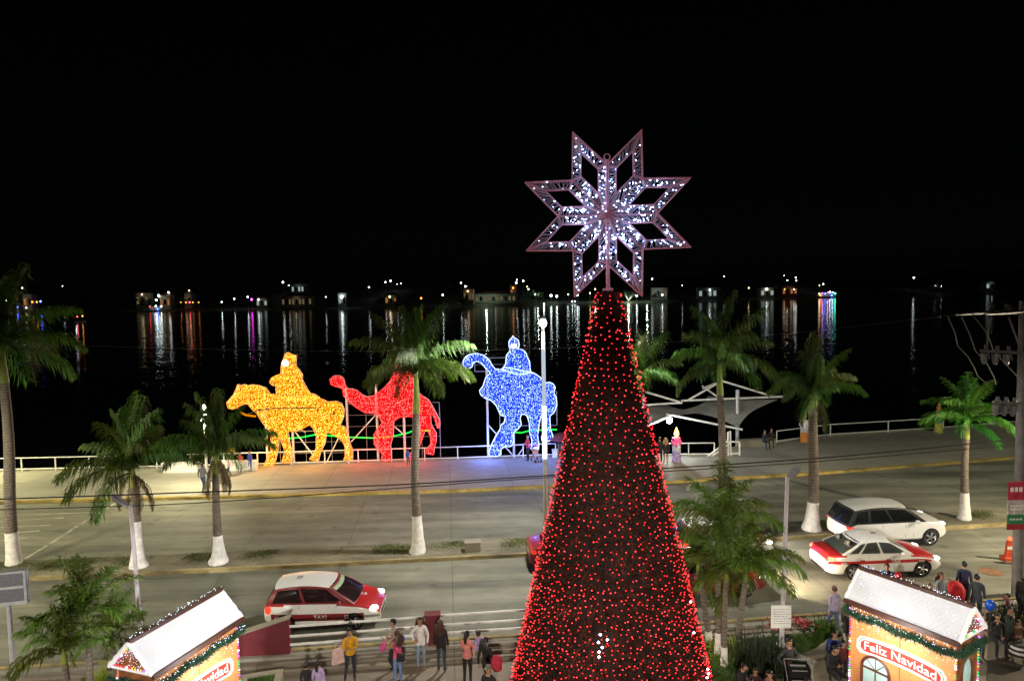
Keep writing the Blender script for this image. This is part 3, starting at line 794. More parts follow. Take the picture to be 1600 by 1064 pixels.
tall_lamp('tall white lamp post outside the left of the picture', Vector((-37, mk(-37) + .9, ZP)), 7.6, energy=5200, col=(1, .95, .62))
tall_lamp('tall white lamp post outside the right of the picture', Vector((33, mk(33) + .9, ZP)), 9.8, energy=3200, col=(1, 1, .72))
# promenade lamp seen through the short palm
pb = at_z(324, 752, ZP); ptp = at_y(321, 637, pb.y); hP = ptp.z - pb.z
t = thing('promenade_lamp', 'lit promenade lamp shining through the palm left of the horse', 'lamp post', pb)
m = MB(); m.lathe([(.09, 0), (.05, hP)], 8); part('pole', m, M_white, t)
m = MB(); m.ball((0, 0, hP), (.14, .14, .17), 10, 7); part('bulb', m, E_warm, t)
for k, dz in enumerate((.42, .72, .98)):
    m = MB(); m.ball((.08 * (-1) ** k, -.06, hP - dz), (.09, .08, .08), 8, 6); part('bulb', m, E_warm, t)
lamp('POINT', 'promenade_lamp_light', pb + Vector((-.5, -.8, hP)), 2300, (1, .92, .58), .2)
# kerb side street lamps with flat heads
def street_lamp(label, base, top, hdir, energy, col, aim=None):
    t = thing('street_lamp', label, 'street lamp', base, 0, 'kerb side street lamps')
    v = top - base
    m = MB(); m.tube([(0, 0, 0), v * .02, v], [.1, .075, .055], 10); m.lathe([(.17, 0), (.17, .04), (.1, .05)], 10); part('pole', m, M_lampp, t, smooth=True)
    hd = Vector(hdir).normalized(); sd = Vector((0, 0, 1)).cross(hd).normalized(); up = hd.cross(sd)
    m = MB(); c = v + hd * .05
    prof = [(0, .05, .04), (.12, .08, .05), (.25, .12, .05), (.55, .14, .045), (.72, .12, .03), (.78, .05, .015)]
    vs = []
    for d, w, hgt in prof:
        for sx, sz in ((-1, 0), (-.7, 1), (.7, 1), (1, 0), (.8, -.6), (-.8, -.6)): vs.append(c + hd * d + sd * sx * w + up * sz * hgt)
    fs = [(i * 6 + j, i * 6 + (j + 1) % 6, (i + 1) * 6 + (j + 1) % 6, (i + 1) * 6 + j) for i in range(5) for j in range(6)] + [tuple(range(6)), tuple(range(35, 29, -1))]
    m.add(vs, fs); part('lamp_head', m, M_lamph, t, fixn=True)
    m = MB(); lc = c + hd * .45 - up * .055; m.add([lc + hd * a + sd * b_ for a, b_ in ((-.2, -.12), (.22, -.12), (.22, .12), (-.2, .12))], [(0, 1, 2, 3)])
    part('led_panel', m, E_warm if energy else M_lens, t)
    m = MB(); m.box((v.x, v.y, v.z + .02), (.09, .09, .16)); part('joint', m, M_steel, t)
    if energy: lamp('SPOT', 'street_lamp_fill', base + lc - up * .12, energy, col, .15, aim or (base + lc - Vector((0, 0, 5)) + hd * .9), 150, .5)
    return t
M_lens = mat('lamp_lens', (.3, .3, .29), .2, var=.3, scale=60)
M_lamph = mat('lamp_head_grey', (.2, .19, .21), .4, var=.1)
M_lampp = mat('lilac_grey_paint', (.5, .45, .5), .5, var=.1)
b = at_z(222, 1012, ZR); tp = at_y(204, 794, b.y)
street_lamp('grey street lamp with its head tilted up left, behind the left gingerbread kiosk', b, tp, (-.75, .25, .42), 0, (1, .9, .7))
street_lamp('unseen grey street lamp added for fill light outside the left of the picture', Vector((-24, nk(-24) - .05, ZR)), Vector((-24.2, nk(-24) - .2, 6.2)), (.2, .9, .2), 4200, (1, .93, .68), Vector((-19, 22.5, 0)))  # unseen lit lamp added as fill; the lamps of this row in view are off
b = at_z(1221, 1008, ZR); tp = at_y(1230, 750, b.y)
street_lamp('grey street lamp beside the right palm clump carrying the white notice', b, tp, (.62, .6, .3), 0, (1, .85, .6))
street_lamp('unseen grey street lamp added for fill light outside the right of the picture', Vector((25.5, nk(25.5) - .05, ZR)), Vector((25.8, nk(25.5) - .2, 6.6)), (.2, .9, .2), 8000, (1, .86, .6), Vector((19.5, 25, 0)))  # unseen lit lamp added to brighten the near lane on the right
nb = b
# white notice on the right lamp pole
c = at_y(1220.5, 963, nb.y - .15); t = thing('notice_board', 'white notice board with faint lines of text on the lamp pole', 'notice board', c)
m = MB(); m.box((0, 0, 0), (.62, .03, .72)); part('board', m, M_white, t)
M_ink = mat('grey_ink', (.25, .24, .27), .8)
m = MB(); q = random.Random(4)
for k in range(7):
    z = .24 - k * .075; x = -.24
    while x < .2:
        w = q.uniform(.04, .11); m.box((x + w / 2, -.018, z), (w, .003, .02)); x += w + .025
part('text_line', m, M_ink, t, kind='stuff')
# grey panel board at the left edge
c = at_y(12, 905, 17.0); b = Vector((c.x - .28, 17.0, 0)); hz = at_y(10, 945, 17.0).z
t = thing('panel_board', 'grey two pane board on a pole at the left edge of the picture', 'sign', b, R(14))
M_pane = mat('grey_pane', (.15, .15, .18), .35, var=.25, scale=30)
M_frm = mat('board_frame', (.4, .4, .44), .5, var=.15)
hb = .86
m = MB(); m.box((0, 0, hz + hb / 2), (1.36, .2, hb)); part('case', m, M_frm, t)
for k in range(2):
    m = MB(); m.box((0, -.104, hz + .06 + .2 + k * .4), (1.24, .012, .33)); part('pane', m, M_pane, t)
m = MB(); m.box((0, 0, hz + hb + .012), (1.4, .24, .02)); part('lid', m, M_steel, t)
m = MB(); m.lathe([(.07, 0), (.055, hz)], 10, (.22, 0, 0)); part('pole', m, M_frm, t, smooth=True)

# ------------------------------------------------------------------ shade sails
M_sail = mat('grey_sail_cloth', (.36, .36, .33), .8, var=.18, scale=1.5, trans=.3)
def sail(label, mast, beams, corners, extra=()):
    base = at_z(*mast[0], ZP); base.y += 2.0; base = Vector((at_y(*mast[0], base.y).x, base.y, -1.6))
    t = thing('shade_sail', label, 'shade canopy', base)
    top = at_y(*mast[1], base.y) - base
    m = MB(); m.tube([(0, 0, 0), top], .14, 10); part('mast', m, M_steel, t, smooth=True)
    for bm_ in beams:
        m = MB(); m.tube([at_y(x, y, base.y + d) - base for x, y, d in bm_], .075, 8); part('beam', m, M_white, t, smooth=True)
    for cs in corners:
        K = [at_y(x, y, base.y + d) - base for x, y, d in cs]
        m = MB(); N = 12; vs = []
        for i in range(N + 1):
            for j in range(N + 1):
                u, v = i / N, j / N
                # edges curve in towards the middle like stretched cloth
                p = K[0] * (1 - u) * (1 - v) + K[1] * u * (1 - v) + K[2] * u * v + K[3] * (1 - u) * v
                cen = (K[0] + K[1] + K[2] + K[3]) / 4
                e = 4 * u * (1 - u) * (abs(v - .5) * 2) ** 3 + 4 * v * (1 - v) * (abs(u - .5) * 2) ** 3
                p = p.lerp(cen, .22 * e); vs.append(p)
        m.add(vs, [(i * (N + 1) + j, (i + 1) * (N + 1) + j, (i + 1) * (N + 1) + j + 1, i * (N + 1) + j + 1) for i in range(N) for j in range(N)])
        part('sail_cloth', m, M_sail, t, smooth=True)
    return t
sail('large grey shade sail over the dock behind the tall palm trunk', ((1152, 700), (1152.5, 609)),
     [[(1064, 626, 1), (1224, 619.5, 1)], [(1075, 625, 1), (1128, 595, 1.5), (1210, 620, 1)], [(1041, 647, -1.5), (1160, 671, -1.5)], [(1097, 603, 3), (1124, 622, 2.6)], [(1098, 607, 3), (1120, 598, 2)]],
     [[(1062, 642, 0), (1106, 618, 3.2), (1216, 624, 1), (1153, 668, -1.4)]])
sail('grey shade sail half hidden by the right side of the red lit tree', ((1003, 706), (1004, 615)),
     [[(1000, 633.5, 1), (1066, 629, 1)], [(1008, 612, 1.5), (1062, 628, 1)], [(1010, 666, -1.4), (1052, 648, -1.4)]],
     [[(990, 632, 1.5), (1040, 632, 2.4), (1100, 644, 0), (1012, 662, -1.4)]])
c = at_y(1046, 656.5, el(9.5) + .6)
t = thing('work_light', 'glaring white LED lamp hanging under the shade sail beam', 'lamp', c)
m = MB(); m.ball((0, 0, 0), .2, 10, 7); part('bulb', m, E_lamp, t)
m = MB(); m.lathe([(.12, .02), (.12, .1), (.05, .28)], 8, (0, 0, .1)); part('lamp_socket', m, M_steel, t)
lamp('POINT', 'work_lamp_light', c + Vector((0, -.35, -.1)), 500, (.85, .97, 1), .15)

# candle shaped decorations
def candle(label, px, py, lit, c1, c2, c3, h=1.55):
    b = at_z(px, py, ZP); t = thing('candle_decoration', label, 'candle decoration', b, 0, 'big candle decorations on the promenade')
    r = .27; m = MB(); m.lathe([(r + .05, 0), (r + .05, .1), (r, .12), (r, h * .45)], 14); part('candle_body', m, c3, t, smooth=True)
    m = MB(); m.lathe([(r, h * .45 + .002), (r * 1.01, h * .8)], 14); part('printed_band', m, c2, t, smooth=True)
    m = MB(); m.lathe([(r * 1.02, h * .8 + .002), (r * 1.02, h), (.06, h + .05)], 14)
    for k in range(7):
        a = 2 * PI * k / 7; m.ball((r * math.cos(a), r * math.sin(a), h * (.8 - .04 * (k % 3))), (.09, .09, .16), 8, 6)
    part('wax_drip', m, c1, t, smooth=True)
    m = MB(); m.lathe([(.05, 0), (.16, .16), (.13, .33), (.05, .52), (.005, .64)], 10, (0, 0, h + .05)); part('flame', m, lit, t, smooth=True)
    return t
M_pink = mat('pink_paint', (.6, .06, .25), .5); M_lil = mat('lilac_print', (.35, .26, .5), .6, var=.6, scale=9); M_grpr = mat('grey_print', (.4, .42, .45), .6, var=.6, scale=7)
candle('lit candle decoration with a glowing flame and pink top', 1057, 721, emis('flame_glow', (1, .6, .12), 7), M_pink, M_grpr, M_lil)
candle('unlit candle decoration with orange base next to the shaggy palm', 1256.5, 690, mat('orange_flame_paint', (.6, .2, .03), .5), M_white, M_grpr, mat('orange_paint', (.6, .2, .04), .6))
candle('green and yellow candle decoration under the bright palm crown', 1466, 675, mat('orange_flame_paint', (.6, .2, .03), .5), M_white, mat('green_print', (.08, .3, .22), .6, var=.5), mat('yellow_print', (.45, .45, .08), .6, var=.4))
lamp('POINT', 'flame_light', at_z(1057, 721, ZP) + Vector((0, -.5, 1.9)), 45, (1, .7, .3), .1)
# vendor umbrella
b = at_z(880, 714, ZP); t = thing('vendor_umbrella', 'dark maroon umbrella of a vendor beside the tree edge', 'umbrella', b)
m = MB(); m.tube([(0, 0, 0), (0, 0, 1.62)], .025, 6); part('pole', m, M_steel, t)
m = MB(); m.lathe([(1.0, 1.22), (.98, 1.27), (.55, 1.52), (.02, 1.66)], 10); part('canopy', m, mat('maroon_cloth', (.16, .03, .035), .8), t)

# ------------------------------------------------------------------ plaza railing, maroon walls
P0, P1 = at_z(455, 1021, ZR), at_z(667, 1005, ZR); P2, P3 = at_z(689, 1003, ZR), at_z(880, 990, ZR)
def zrail(label, a, b): return railing(label, [(a.x, a.y - .05), (b.x, b.y - .05)], 9, hts=(.27, .54, .86), rr=.04, z=ZR + .05, posts=False, name='plaza_railing')
zrail('three white rails from the maroon ramp wall to the maroon pillar', P0, P1)
zrail('three white rails from the maroon pillar to the big red lit tree', P2, P3)
c = at_z(677, 1006, ZR); m = MB(); m.box((0, 0, .46), (.46, .3, 1.04)); m.box((0, 0, 1.0), (.52, .36, .05), mi=1)
solo('pillar', m, [M_maroon, M_maroon], 'short maroon pillar between the white rails behind the women', 'pillar', c, R(5.5))
a, b2 = at_z(455, 1021, ZR), at_z(370, 1033, .1)
base = Vector((a.x, a.y - .1, 0)); t = thing('ramp_wall', 'maroon sloping stair wall beside the left gingerbread kiosk', 'wall', base, R(4))
hR = at_y(455, 967, base.y).z; hL = hR - .62
m = MB(); m.prism([(-2.2, 0, 0), (0, 0, 0), (0, 0, hR), (-2.2, 0, hL)], (0, .22, 0)); part('wall_body', m, M_maroon, t, fixn=True)
m = MB(); m.prism([(-2.2, -.03, hL), (.03, -.03, hR + .008), (.03, -.03, hR + .05), (-2.2, -.03, hL + .045)], (0, .28, 0)); part('coping', m, M_kerb, t, fixn=True)

# ------------------------------------------------------------------ cars
def car(name, label, cat, L, W, H, loc, rz, style, colors, paint, lights=None, rim=.62, txt=(), group=None, belt=.92, beam=0, brake=1.5, head=6):
    """colors: list of materials, paint(zone) -> index; zones: sill, band, upper, shoulder, hood, trunk, bumper_f, bumper_r, pillar, roof"""
    t = thing(name, label, cat, loc, rz, group)
    a = L / 2; hw = W / 2; zb = .2
    if style == 'suv': zb = .27
    if style == 'hatch': hood = [(-a, .82), (-a + .12, .93), (-a + .4, .95), (a - 1.25, .93), (a - .7, .88), (a - .25, .76), (a - .08, .66), (a, .56)]
    elif style == 'sedan': hood = [(-a, .72), (-a + .1, .9), (-a + .35, .96), (-a + .9, .97), (a - 1.5, .92), (a - .8, .86), (a - .25, .74), (a - .08, .64), (a, .54)]
    else: hood = [(-a, .85), (-a + .12, 1.02), (-a + .4, 1.07), (a - 1.3, 1.07), (a - .6, 1.03), (a - .15, .94), (a - .05, .8), (a, .62)]
    def zs(x):
        for (x0, z0), (x1, z1) in zip(hood, hood[1:]):
            if x <= x1: return z0 + (z1 - z0) * (x - x0) / (x1 - x0)
        return hood[-1][1]
    def wx(x):
        e = max(0, (abs(x) - (a - .75)) / .75); return hw * (1 - .22 * e ** 2.2)
    xs = sorted(set([-a, -a + .05, -a + .12, -a + .25, -a + .45] + list(np.linspace(-a + .7, a - .7, 22)) + [a - .5, a - .3, a - .18, a - .08, a]))
    S1, S2, S3 = paint('levels')
    rows = []
    for x in xs:
        z2 = zs(x); w = wx(x); e = max(0, (abs(x) - (a - .3)) / .3); b0 = zb + .1 * e * e
        lv = [b0, b0 + .08, max(b0 + .1, min(S1, z2 - .17)), max(b0 + .12, min(S2, z2 - .14)), max(b0 + .14, min(S3, z2 - .11)), z2 - .07, z2 - .015, z2 + .012, z2 + .04]
        wf = [.86, .965, .99, 1.0, .995, .975, .93, .8, 0]
        ring = [(0, b0)] + [(w * k, z) for k, z in zip(wf, lv)]
        rows.append((x, ring))
    m = MB(); n = len(rows[0][1]); vs = []
    for x, ring in rows:
        for y, z in ring: vs.append((x, -y, z))
        for y, z in reversed(ring[1:-1]): vs.append((x, y, z))
    k = 2 * n - 2
    zones = ['under', 'under', 'sill', 'band', 'upper', 'shoulder', 'top', 'top', 'top']
    zones = zones + zones[::-1]
    fs = []; mi = []
    for i in range(len(rows) - 1):
        xm = (rows[i][0] + rows[i + 1][0]) / 2
        for j in range(k):
            fs.append((i * k + j, i * k + (j + 1) % k, (i + 1) * k + (j + 1) % k, (i + 1) * k + j))
            zn = zones[j]
            if zn == 'top' and j in (6, 11) and -a + .7 < xm < a - 1.25: zn = 'shoulder'
            if zn == 'top': zn = 'hood' if xm > 0 else 'trunk'
            if zn == 'under': zn = 'sill'
            if xm > a - .42 and zn in ('sill', 'band', 'upper'): zn = 'bumper_f'
            if xm < -a + .3 and zn in ('sill', 'band'): zn = 'bumper_r'
            mi.append(paint(zn))
    o_ = len(m.v); m.add(vs, fs); m.m = mi
    m.add([vs[j] for j in range(k)], [tuple(range(k))], paint('bumper_r')); m.add([vs[(len(rows) - 1) * k + j] for j in range(k)], [tuple(reversed(range(k)))], paint('bumper_f'))
    me = m.mesh('body', colors, fixn=False)
    bm = bmesh.new(); bm.from_mesh(me); bmesh.ops.remove_doubles(bm, verts=bm.verts, dist=1e-4); bmesh.ops.recalc_face_normals(bm, faces=bm.faces); bm.to_mesh(me); bm.free()
    wr = rim / 2; fx, rx = a - .82, -a + .72
    if style == 'sedan': rx = -a + .95
    cut = MB()
    for x in (fx, rx):
        for s in (-1, 1):
            o2 = len(cut.v); nn = 22; rr = wr + .055
            for y in (s * (hw - .26), s * (hw + .3)):
                for j in range(nn): cut.v.append((x + rr * math.cos(2 * PI * j / nn), y, wr + rr * math.sin(2 * PI * j / nn)))
            for j in range(nn): cut.f.append((o2 + j, o2 + (j + 1) % nn, o2 + nn + (j + 1) % nn, o2 + nn + j)); cut.m.append(len(colors) - 1)
            cut.f += [tuple(o2 + j for j in range(nn)), tuple(o2 + nn + j for j in reversed(range(nn)))]; cut.m += [len(colors) - 1] * 2
    cme = cut.mesh('cut', colors, fixn=True)
    ob, oc = bpy.data.objects.new('b', me), bpy.data.objects.new('c', cme); COL.objects.link(ob); COL.objects.link(oc)
    md = ob.modifiers.new('x', 'BOOLEAN'); md.object = oc; md.operation = 'DIFFERENCE'; md.solver = 'EXACT'
    bpy.context.view_layer.update()
    me2 = bpy.data.meshes.new_from_object(ob.evaluated_get(DG())); me2.name = 'body'
    bpy.data.objects.remove(ob); bpy.data.objects.remove(oc)
    me2.polygons.foreach_set('use_smooth', [True] * len(me2.polygons)); me2.set_sharp_from_angle(angle=R(35))
    link('body', me2, t)
    # greenhouse
    if style == 'hatch': br, bf, rr_, rf, wb, wt = -a + .08, a - .8, -a + .38, a - 1.68, .94, .74
    elif style == 'sedan': br, bf, rr_, rf, wb, wt = -a + .55, a - 1.15, -a + 1.35, a - 2.05, .93, .72
    else: br, bf, rr_, rf, wb, wt = -a + .08, a - 1.0, -a + .42, a - 1.85, .95, .78
    wb *= hw; wt *= hw
    def side(u, v, s, off=0):
        x = (br + (bf - br) * u) * (1 - v) + (rr_ + (rf - rr_) * u) * v
        zroof = H - .09 * (2 * u - 1.05) ** 2 - .03; zbase = zs(x) - .01
        y = (wb * (1 - .0 * u)) * (1 - v) + wt * v + .03 * math.sin(PI * v)
        return Vector((x, s * (y + off), zbase + (zroof - zbase) * v + off * .3))
    m = MB(); NU, NV = 10, 5
    for s in (-1, 1):
        vs = [side(i / NU, j / NV, s) for i in range(NU + 1) for j in range(NV + 1)]
        m.add(vs, [(i * (NV + 1) + j, (i + 1) * (NV + 1) + j, (i + 1) * (NV + 1) + j + 1, i * (NV + 1) + j + 1) for i in range(NU) for j in range(NV)], paint('pillar'))
    def cross(u, v, w, bulge):      # front or rear screen surface, w in -1..1
        pL, pR = side(u, v, -1), side(u, v, 1); c = pL.lerp(pR, (w + 1) / 2)
        return c + Vector((bulge * (1 - w * w), 0, 0))
    for u, bl, zone in ((0, -.1, 'pillar_r'), (1, .12, 'pillar')):
        vs = [cross(u, j / NV, -1 + 2 * i / 6, bl) for i in range(7) for j in range(NV + 1)]
        m.add(vs, [(i * (NV + 1) + j, (i + 1) * (NV + 1) + j, (i + 1) * (NV + 1) + j + 1, i * (NV + 1) + j + 1) for i in range(6) for j in range(NV)], paint('pillar'))
    part('cabin_frame', m, colors, t, smooth=True, fixn=True)
    m = MB(); vs = []
    for i in range(NU + 1):
        u = i / NU; bl = (-.1 * (1 - u) ** 3 + .12 * u ** 3)
        for j in range(9):
            w = -1 + j / 4; p = side(u, 1, -1).lerp(side(u, 1, 1), (w + 1) / 2); p.x += bl * (1 - w * w); p.z += .055 * (1 - w ** 4) ; vs.append(p)
    m.add(vs, [(i * 9 + j, (i + 1) * 9 + j, (i + 1) * 9 + j + 1, i * 9 + j + 1) for i in range(NU) for j in range(8)], paint('roof'))
    part('roof', m, colors, t, smooth=True, fixn=True)
    cuts = {'hatch': [(.07, .42), (.46, .9)], 'sedan': [(.06, .2), (.24, .53), (.57, .93)], 'suv': [(.05, .24), (.28, .55), (.58, .93)]}[style]
    for s in (-1, 1):
        for (u0, u1) in cuts:
            m = MB(); vs = [side(u0 + (u1 - u0) * i / 5, .1 + .76 * j / 4, s, .008) for i in range(6) for j in range(5)]
            m.add(vs, [(i * 5 + j, (i + 1) * 5 + j, (i + 1) * 5 + j + 1, i * 5 + j + 1) for i in range(5) for j in range(4)]); part('side_window', m, M_glass, t, smooth=True)
    for u, bl, nm, off in ((1, .12, 'windscreen', .012), (0, -.1, 'rear_window', -.012)):
        m = MB(); vs = []
        for i in range(9):
            for j in range(5):
                p = cross(u, .08 + .84 * j / 4, (-1 + i / 4) * .9, bl); p.x += off; p.z += .006; vs.append(p)
        m.add(vs, [(i * 5 + j, (i + 1) * 5 + j, (i + 1) * 5 + j + 1, i * 5 + j + 1) for i in range(8) for j in range(4)]); part(nm, m, M_glass, t, smooth=True)
    # windscreen band, seats and a dark cabin floor
    M_band = mat('green_sun_band', (.3, .4, .24), .4)
    m = MB(); vs = []
    for i in range(9):
        for v_ in (.78, .92): p = cross(1, v_, (-1 + i / 4) * .88, .12); p.x += .018; p.z += .01; vs.append(p)
    m.add(vs, [(i * 2, (i + 1) * 2, (i + 1) * 2 + 1, i * 2 + 1) for i in range(8)]); part('sun_band', m, M_band, t, smooth=True)
    M_seat = mat('seat_cloth', (.12, .115, .11), .85, var=.2)
    for sx in (bf - 1.35, bf - 2.15):
        for sy in (-.36, .36):
            m = MB(); m.box((sx - .2, sy, belt + .06), (.14, .46, .5), taper=.9); m.ball((sx - .22, sy, belt + .38), (.06, .13, .09), 8, 6); part('seat', m, M_seat, t)
    m = MB(); m.box((bf - .42, 0, belt + .03), (.3, W * .78, .1)); m.tube([(bf - .72, .36 + .17 * math.cos(a_), belt + .1 + .17 * math.sin(a_)) for a_ in np.linspace(0, 2 * PI, 12)], .014, 5); part('dashboard', m, M_dark, t)
    # wheels
    def wheel(x, s):
        m = MB(); y0, y1 = s * (hw - .22), s * (hw - .015)
        prof = [(wr * .62, y0), (wr * .93, y0), (wr, y0 + s * .03), (wr, y1 - s * .03), (wr * .93, y1), (wr * .66, y1), (wr * .64, y1 - s * .03)]
        vs = []; nn = 20
        for r_, y in prof:
            for j in range(nn): vs.append((r_ * math.cos(2 * PI * j / nn), y, r_ * math.sin(2 * PI * j / nn)))
        m.add(vs, [(i * nn + j, i * nn + (j + 1) % nn, (i + 1) * nn + (j + 1) % nn, (i + 1) * nn + j) for i in range(len(prof) - 1) for j in range(nn)])
        w_ = part('wheel', m, M_tyre, t, smooth=True, fixn=True, loc=(x, 0, wr))
        m = MB(); m.lathe([(wr * .16, -.02), (wr * .16, .02)], 10)
        for k_ in range(5):
            an = 2 * PI * k_ / 5
            for da in (-.16, .16):
                m.tube([(wr * .1 * math.cos(an), wr * .1 * math.sin(an), 0), (wr * .64 * math.cos(an + da), wr * .64 * math.sin(an + da), 0)], [.03, .022], 4)
        for j in range(nn):
            a0, a1 = 2 * PI * j / nn, 2 * PI * (j + 1) / nn
            m.add([(wr * .6 * math.cos(a0), wr * .6 * math.sin(a0), 0), (wr * .6 * math.cos(a1), wr * .6 * math.sin(a1), 0), (wr * .66 * math.cos(a1), wr * .66 * math.sin(a1), .02), (wr * .66 * math.cos(a0), wr * .66 * math.sin(a0), .02)], [(0, 1, 2, 3)])
        m.v = [(x_, z_ * s + (y1 - s * .02), y_) for x_, y_, z_ in m.v]
        part('rim', m, M_rim, w_, fixn=True)
        m = MB(); m.lathe([(.01, 0), (wr * .63, .001)], 16); m.v = [(x_, y1 - s * .1, y_) for x_, y_, z_ in m.v]; part('brake_disc', m, M_dark, w_)
    for x in (fx, rx):
        for s in (-1, 1): wheel(x, s)
    # lamps, mirrors, handles, seams, grille, plates
    def blob(nm, c, r, m_, n_=10): mb = MB(); mb.ball(c, r, n_, 7); return part(nm, mb, m_, t, smooth=True)
    Eh = emis('headlight_%g' % head, (1, .95, .84), head); Et = emis('taillight_%g' % brake, (1, .06, .03), brake)
    for s in (-1, 1):
        blob('headlight', (a - .24, s * (hw * .74), zs(a - .24) - .06), (.2, .17, .075), Eh)
        blob('taillight', (-a + .16, s * (hw * .8), zs(-a + .2) - (.13 if style != 'hatch' else .2)), (.13, .16, .09 if style != 'hatch' else .16), Et)
        mb = MB(); mb.ball((bf - .5, s * (hw + .08), belt + .08), (.09, .12, .075), 10, 7); mb.box((bf - .48, s * (hw - .02), belt + .03), (.05, .14, .03)); part('mirror', mb, [colors[paint('mirror')]], t, smooth=True)
        for hx in (.05, -.95 if style != 'hatch' else -.75):
            mb = MB(); mb.box((hx, s * (hw * .99), S3 + .02), (.17, .03, .03)); part('door_handle', mb, [colors[paint('upper')]], t)
        for sx in ((bf - .62), .28, -.72):
            mb = MB(); mb.add([(sx, s * (hw * 1.002 + .002), zb + .16), (sx + .012, s * (hw * 1.002 + .002), zb + .16), (sx + .012, s * (hw * .985), zs(sx) - .06), (sx, s * (hw * .985), zs(sx) - .06)], [(0, 1, 2, 3)]); part('door_seam', mb, M_dark, t)
    mb = MB(); mb.box((a - .01, 0, .42), (.03, W * .5, .14)); part('grille', mb, M_dark, t)
    mb = MB(); mb.box((-a - .005, 0, .62), (.02, .34, .15)); part('number_plate', mb, M_white, t)
    mb = MB(); mb.box((-a - .0, 0, .3), (.03, W * .6, .08)); part('bumper_insert', mb, M_dark, t)
    for body, size, kind, x, z, mm in txt:
        if kind == 'side':
            for s in (-1, 1):
                me_ = text_mesh('lettering', body, size, mm); o = link('lettering', me_, t); o.location = (x, s * (hw * 1.0 + .006), z); o.rotation_euler = (PI / 2, 0, 0 if s < 0 else PI)
        else:
            me_ = text_mesh('lettering', body, size, mm); o = link('lettering', me_, t); o.location = (x, 0, z); o.rotation_euler = (0, R(4) if kind == 'hood' else 0, R(-90) if kind == 'roofb' else 0)
    if beam:
        c_, s_ = math.cos(rz), math.sin(rz)
        for s in (-1, 1):
            p = Vector(loc) + Vector(((a + .12) * c_ - s * hw * .7 * s_, (a + .12) * s_ + s * hw * .7 * c_, .62))
            lamp('SPOT', 'headlight_beam', p, beam, (1, .8, .52) if beam > 300 else (1, .92, .8), .06, p + Vector((6 * c_, 6 * s_, -.7)), 80, .8)
    return t
C_white = mat('white_car_paint', (.72, .72, .7), .28, var=.03, coat=.5)
C_red = mat('red_car_paint', (.42, .018, .02), .3, var=.05, coat=.5)
C_redd = mat('dark_red_car_paint', (.2, .012, .018), .35, var=.08, coat=.4)
C_black = M_dark
def pf(levels, **z):
    def f(zone): return levels if zone == 'levels' else z.get(zone, z['default'])
    return f
taxi_hatch = pf((.38, .62, .76), default=0, sill=0, band=2, upper=0, shoulder=0, hood=1, trunk=1, bumper_f=0, bumper_r=0, pillar=2, roof=0, mirror=2)
taxi_sedan = pf((.42, .62, .74), default=0, band=0, upper=1, shoulder=0, hood=1, trunk=1, bumper_f=0, bumper_r=0, pillar=0, roof=0, mirror=0)
all_red = pf((.4, .6, .75), default=1)
all_white = pf((.34, .62, .8), default=0, pillar=3)
CC = [C_white, C_red, C_redd, C_black]
M_let = mat('white_lettering', (.75, .75, .75), .5); M_letb = mat('black_lettering', (.03, .03, .03), .5)
TX_ = [('TAXI', .2, 'side', -.02, .5, M_let), ('52', .16, 'side', .85, .5, M_let), ('52', .16, 'side', -1.45, .5, M_let)]
c = at_z(512, 968, ZR)
car('taxi', 'red and white hatchback taxi with white roof, headlights on, left on the road', 'taxi', 3.85, 1.68, 1.52, (c.x, c.y, ZR), R(1), 'hatch', CC, taxi_hatch, rim=.58,
    txt=TX_ + [('52', .26, 'roofb', -.9, 1.545, M_letb), ('52', .24, 'hood', 1.28, .915, M_let)], beam=60, head=9)
c = at_z(1369, 893, ZR)
car('taxi', 'white sedan taxi with red trunk, red side band and roof number, beside the SUV', 'taxi', 4.5, 1.76, 1.47, (c.x, c.y + .2, ZR), R(3), 'sedan', CC, taxi_sedan, rim=.62,
    txt=[('TAXI', .15, 'side', .35, .68, M_let), ('1600', .12, 'side', 1.35, .66, M_let), ('1600', .12, 'side', -1.7, .66, M_let), ('1600', .3, 'roof', -.25, 1.485, M_letb)], beam=40, brake=14, head=6)
c = at_z(1383, 843, ZR)
car('suv', 'white SUV with black windows driving beside the median kerb', 'car', 4.55, 1.86, 1.74, (c.x, c.y, ZR), R(5), 'suv', CC, all_white, rim=.72, belt=1.03, beam=25, brake=2, head=4)
c = at_z(835, 884, ZR); c = c + Vector((1.95, .35, 0))
car('sedan', 'dark red sedan whose rear end shows left of the tree of red lights', 'car', 4.4, 1.74, 1.44, (c.x, c.y, ZR), R(5), 'sedan', CC, pf((.4, .6, .75), default=2), rim=.62, brake=.8, head=4)
c = at_z(1128, 866, ZR)
car('taxi', 'red and white taxi half hidden behind the crowns of the right palm clump', 'taxi', 3.85, 1.68, 1.52, (c.x, c.y, ZR), R(5), 'hatch', CC, taxi_hatch, rim=.58, txt=TX_, beam=260, head=8)
c = at_z(1100, 921, ZR)
car('taxi', 'taxi on the near lane with only its lit headlight showing through palm fronds', 'taxi', 4.2, 1.7, 1.46, (c.x, c.y, ZR), R(5), 'sedan', CC, pf((.4, .6, .75), default=2, hood=1), rim=.6, beam=900, head=5)
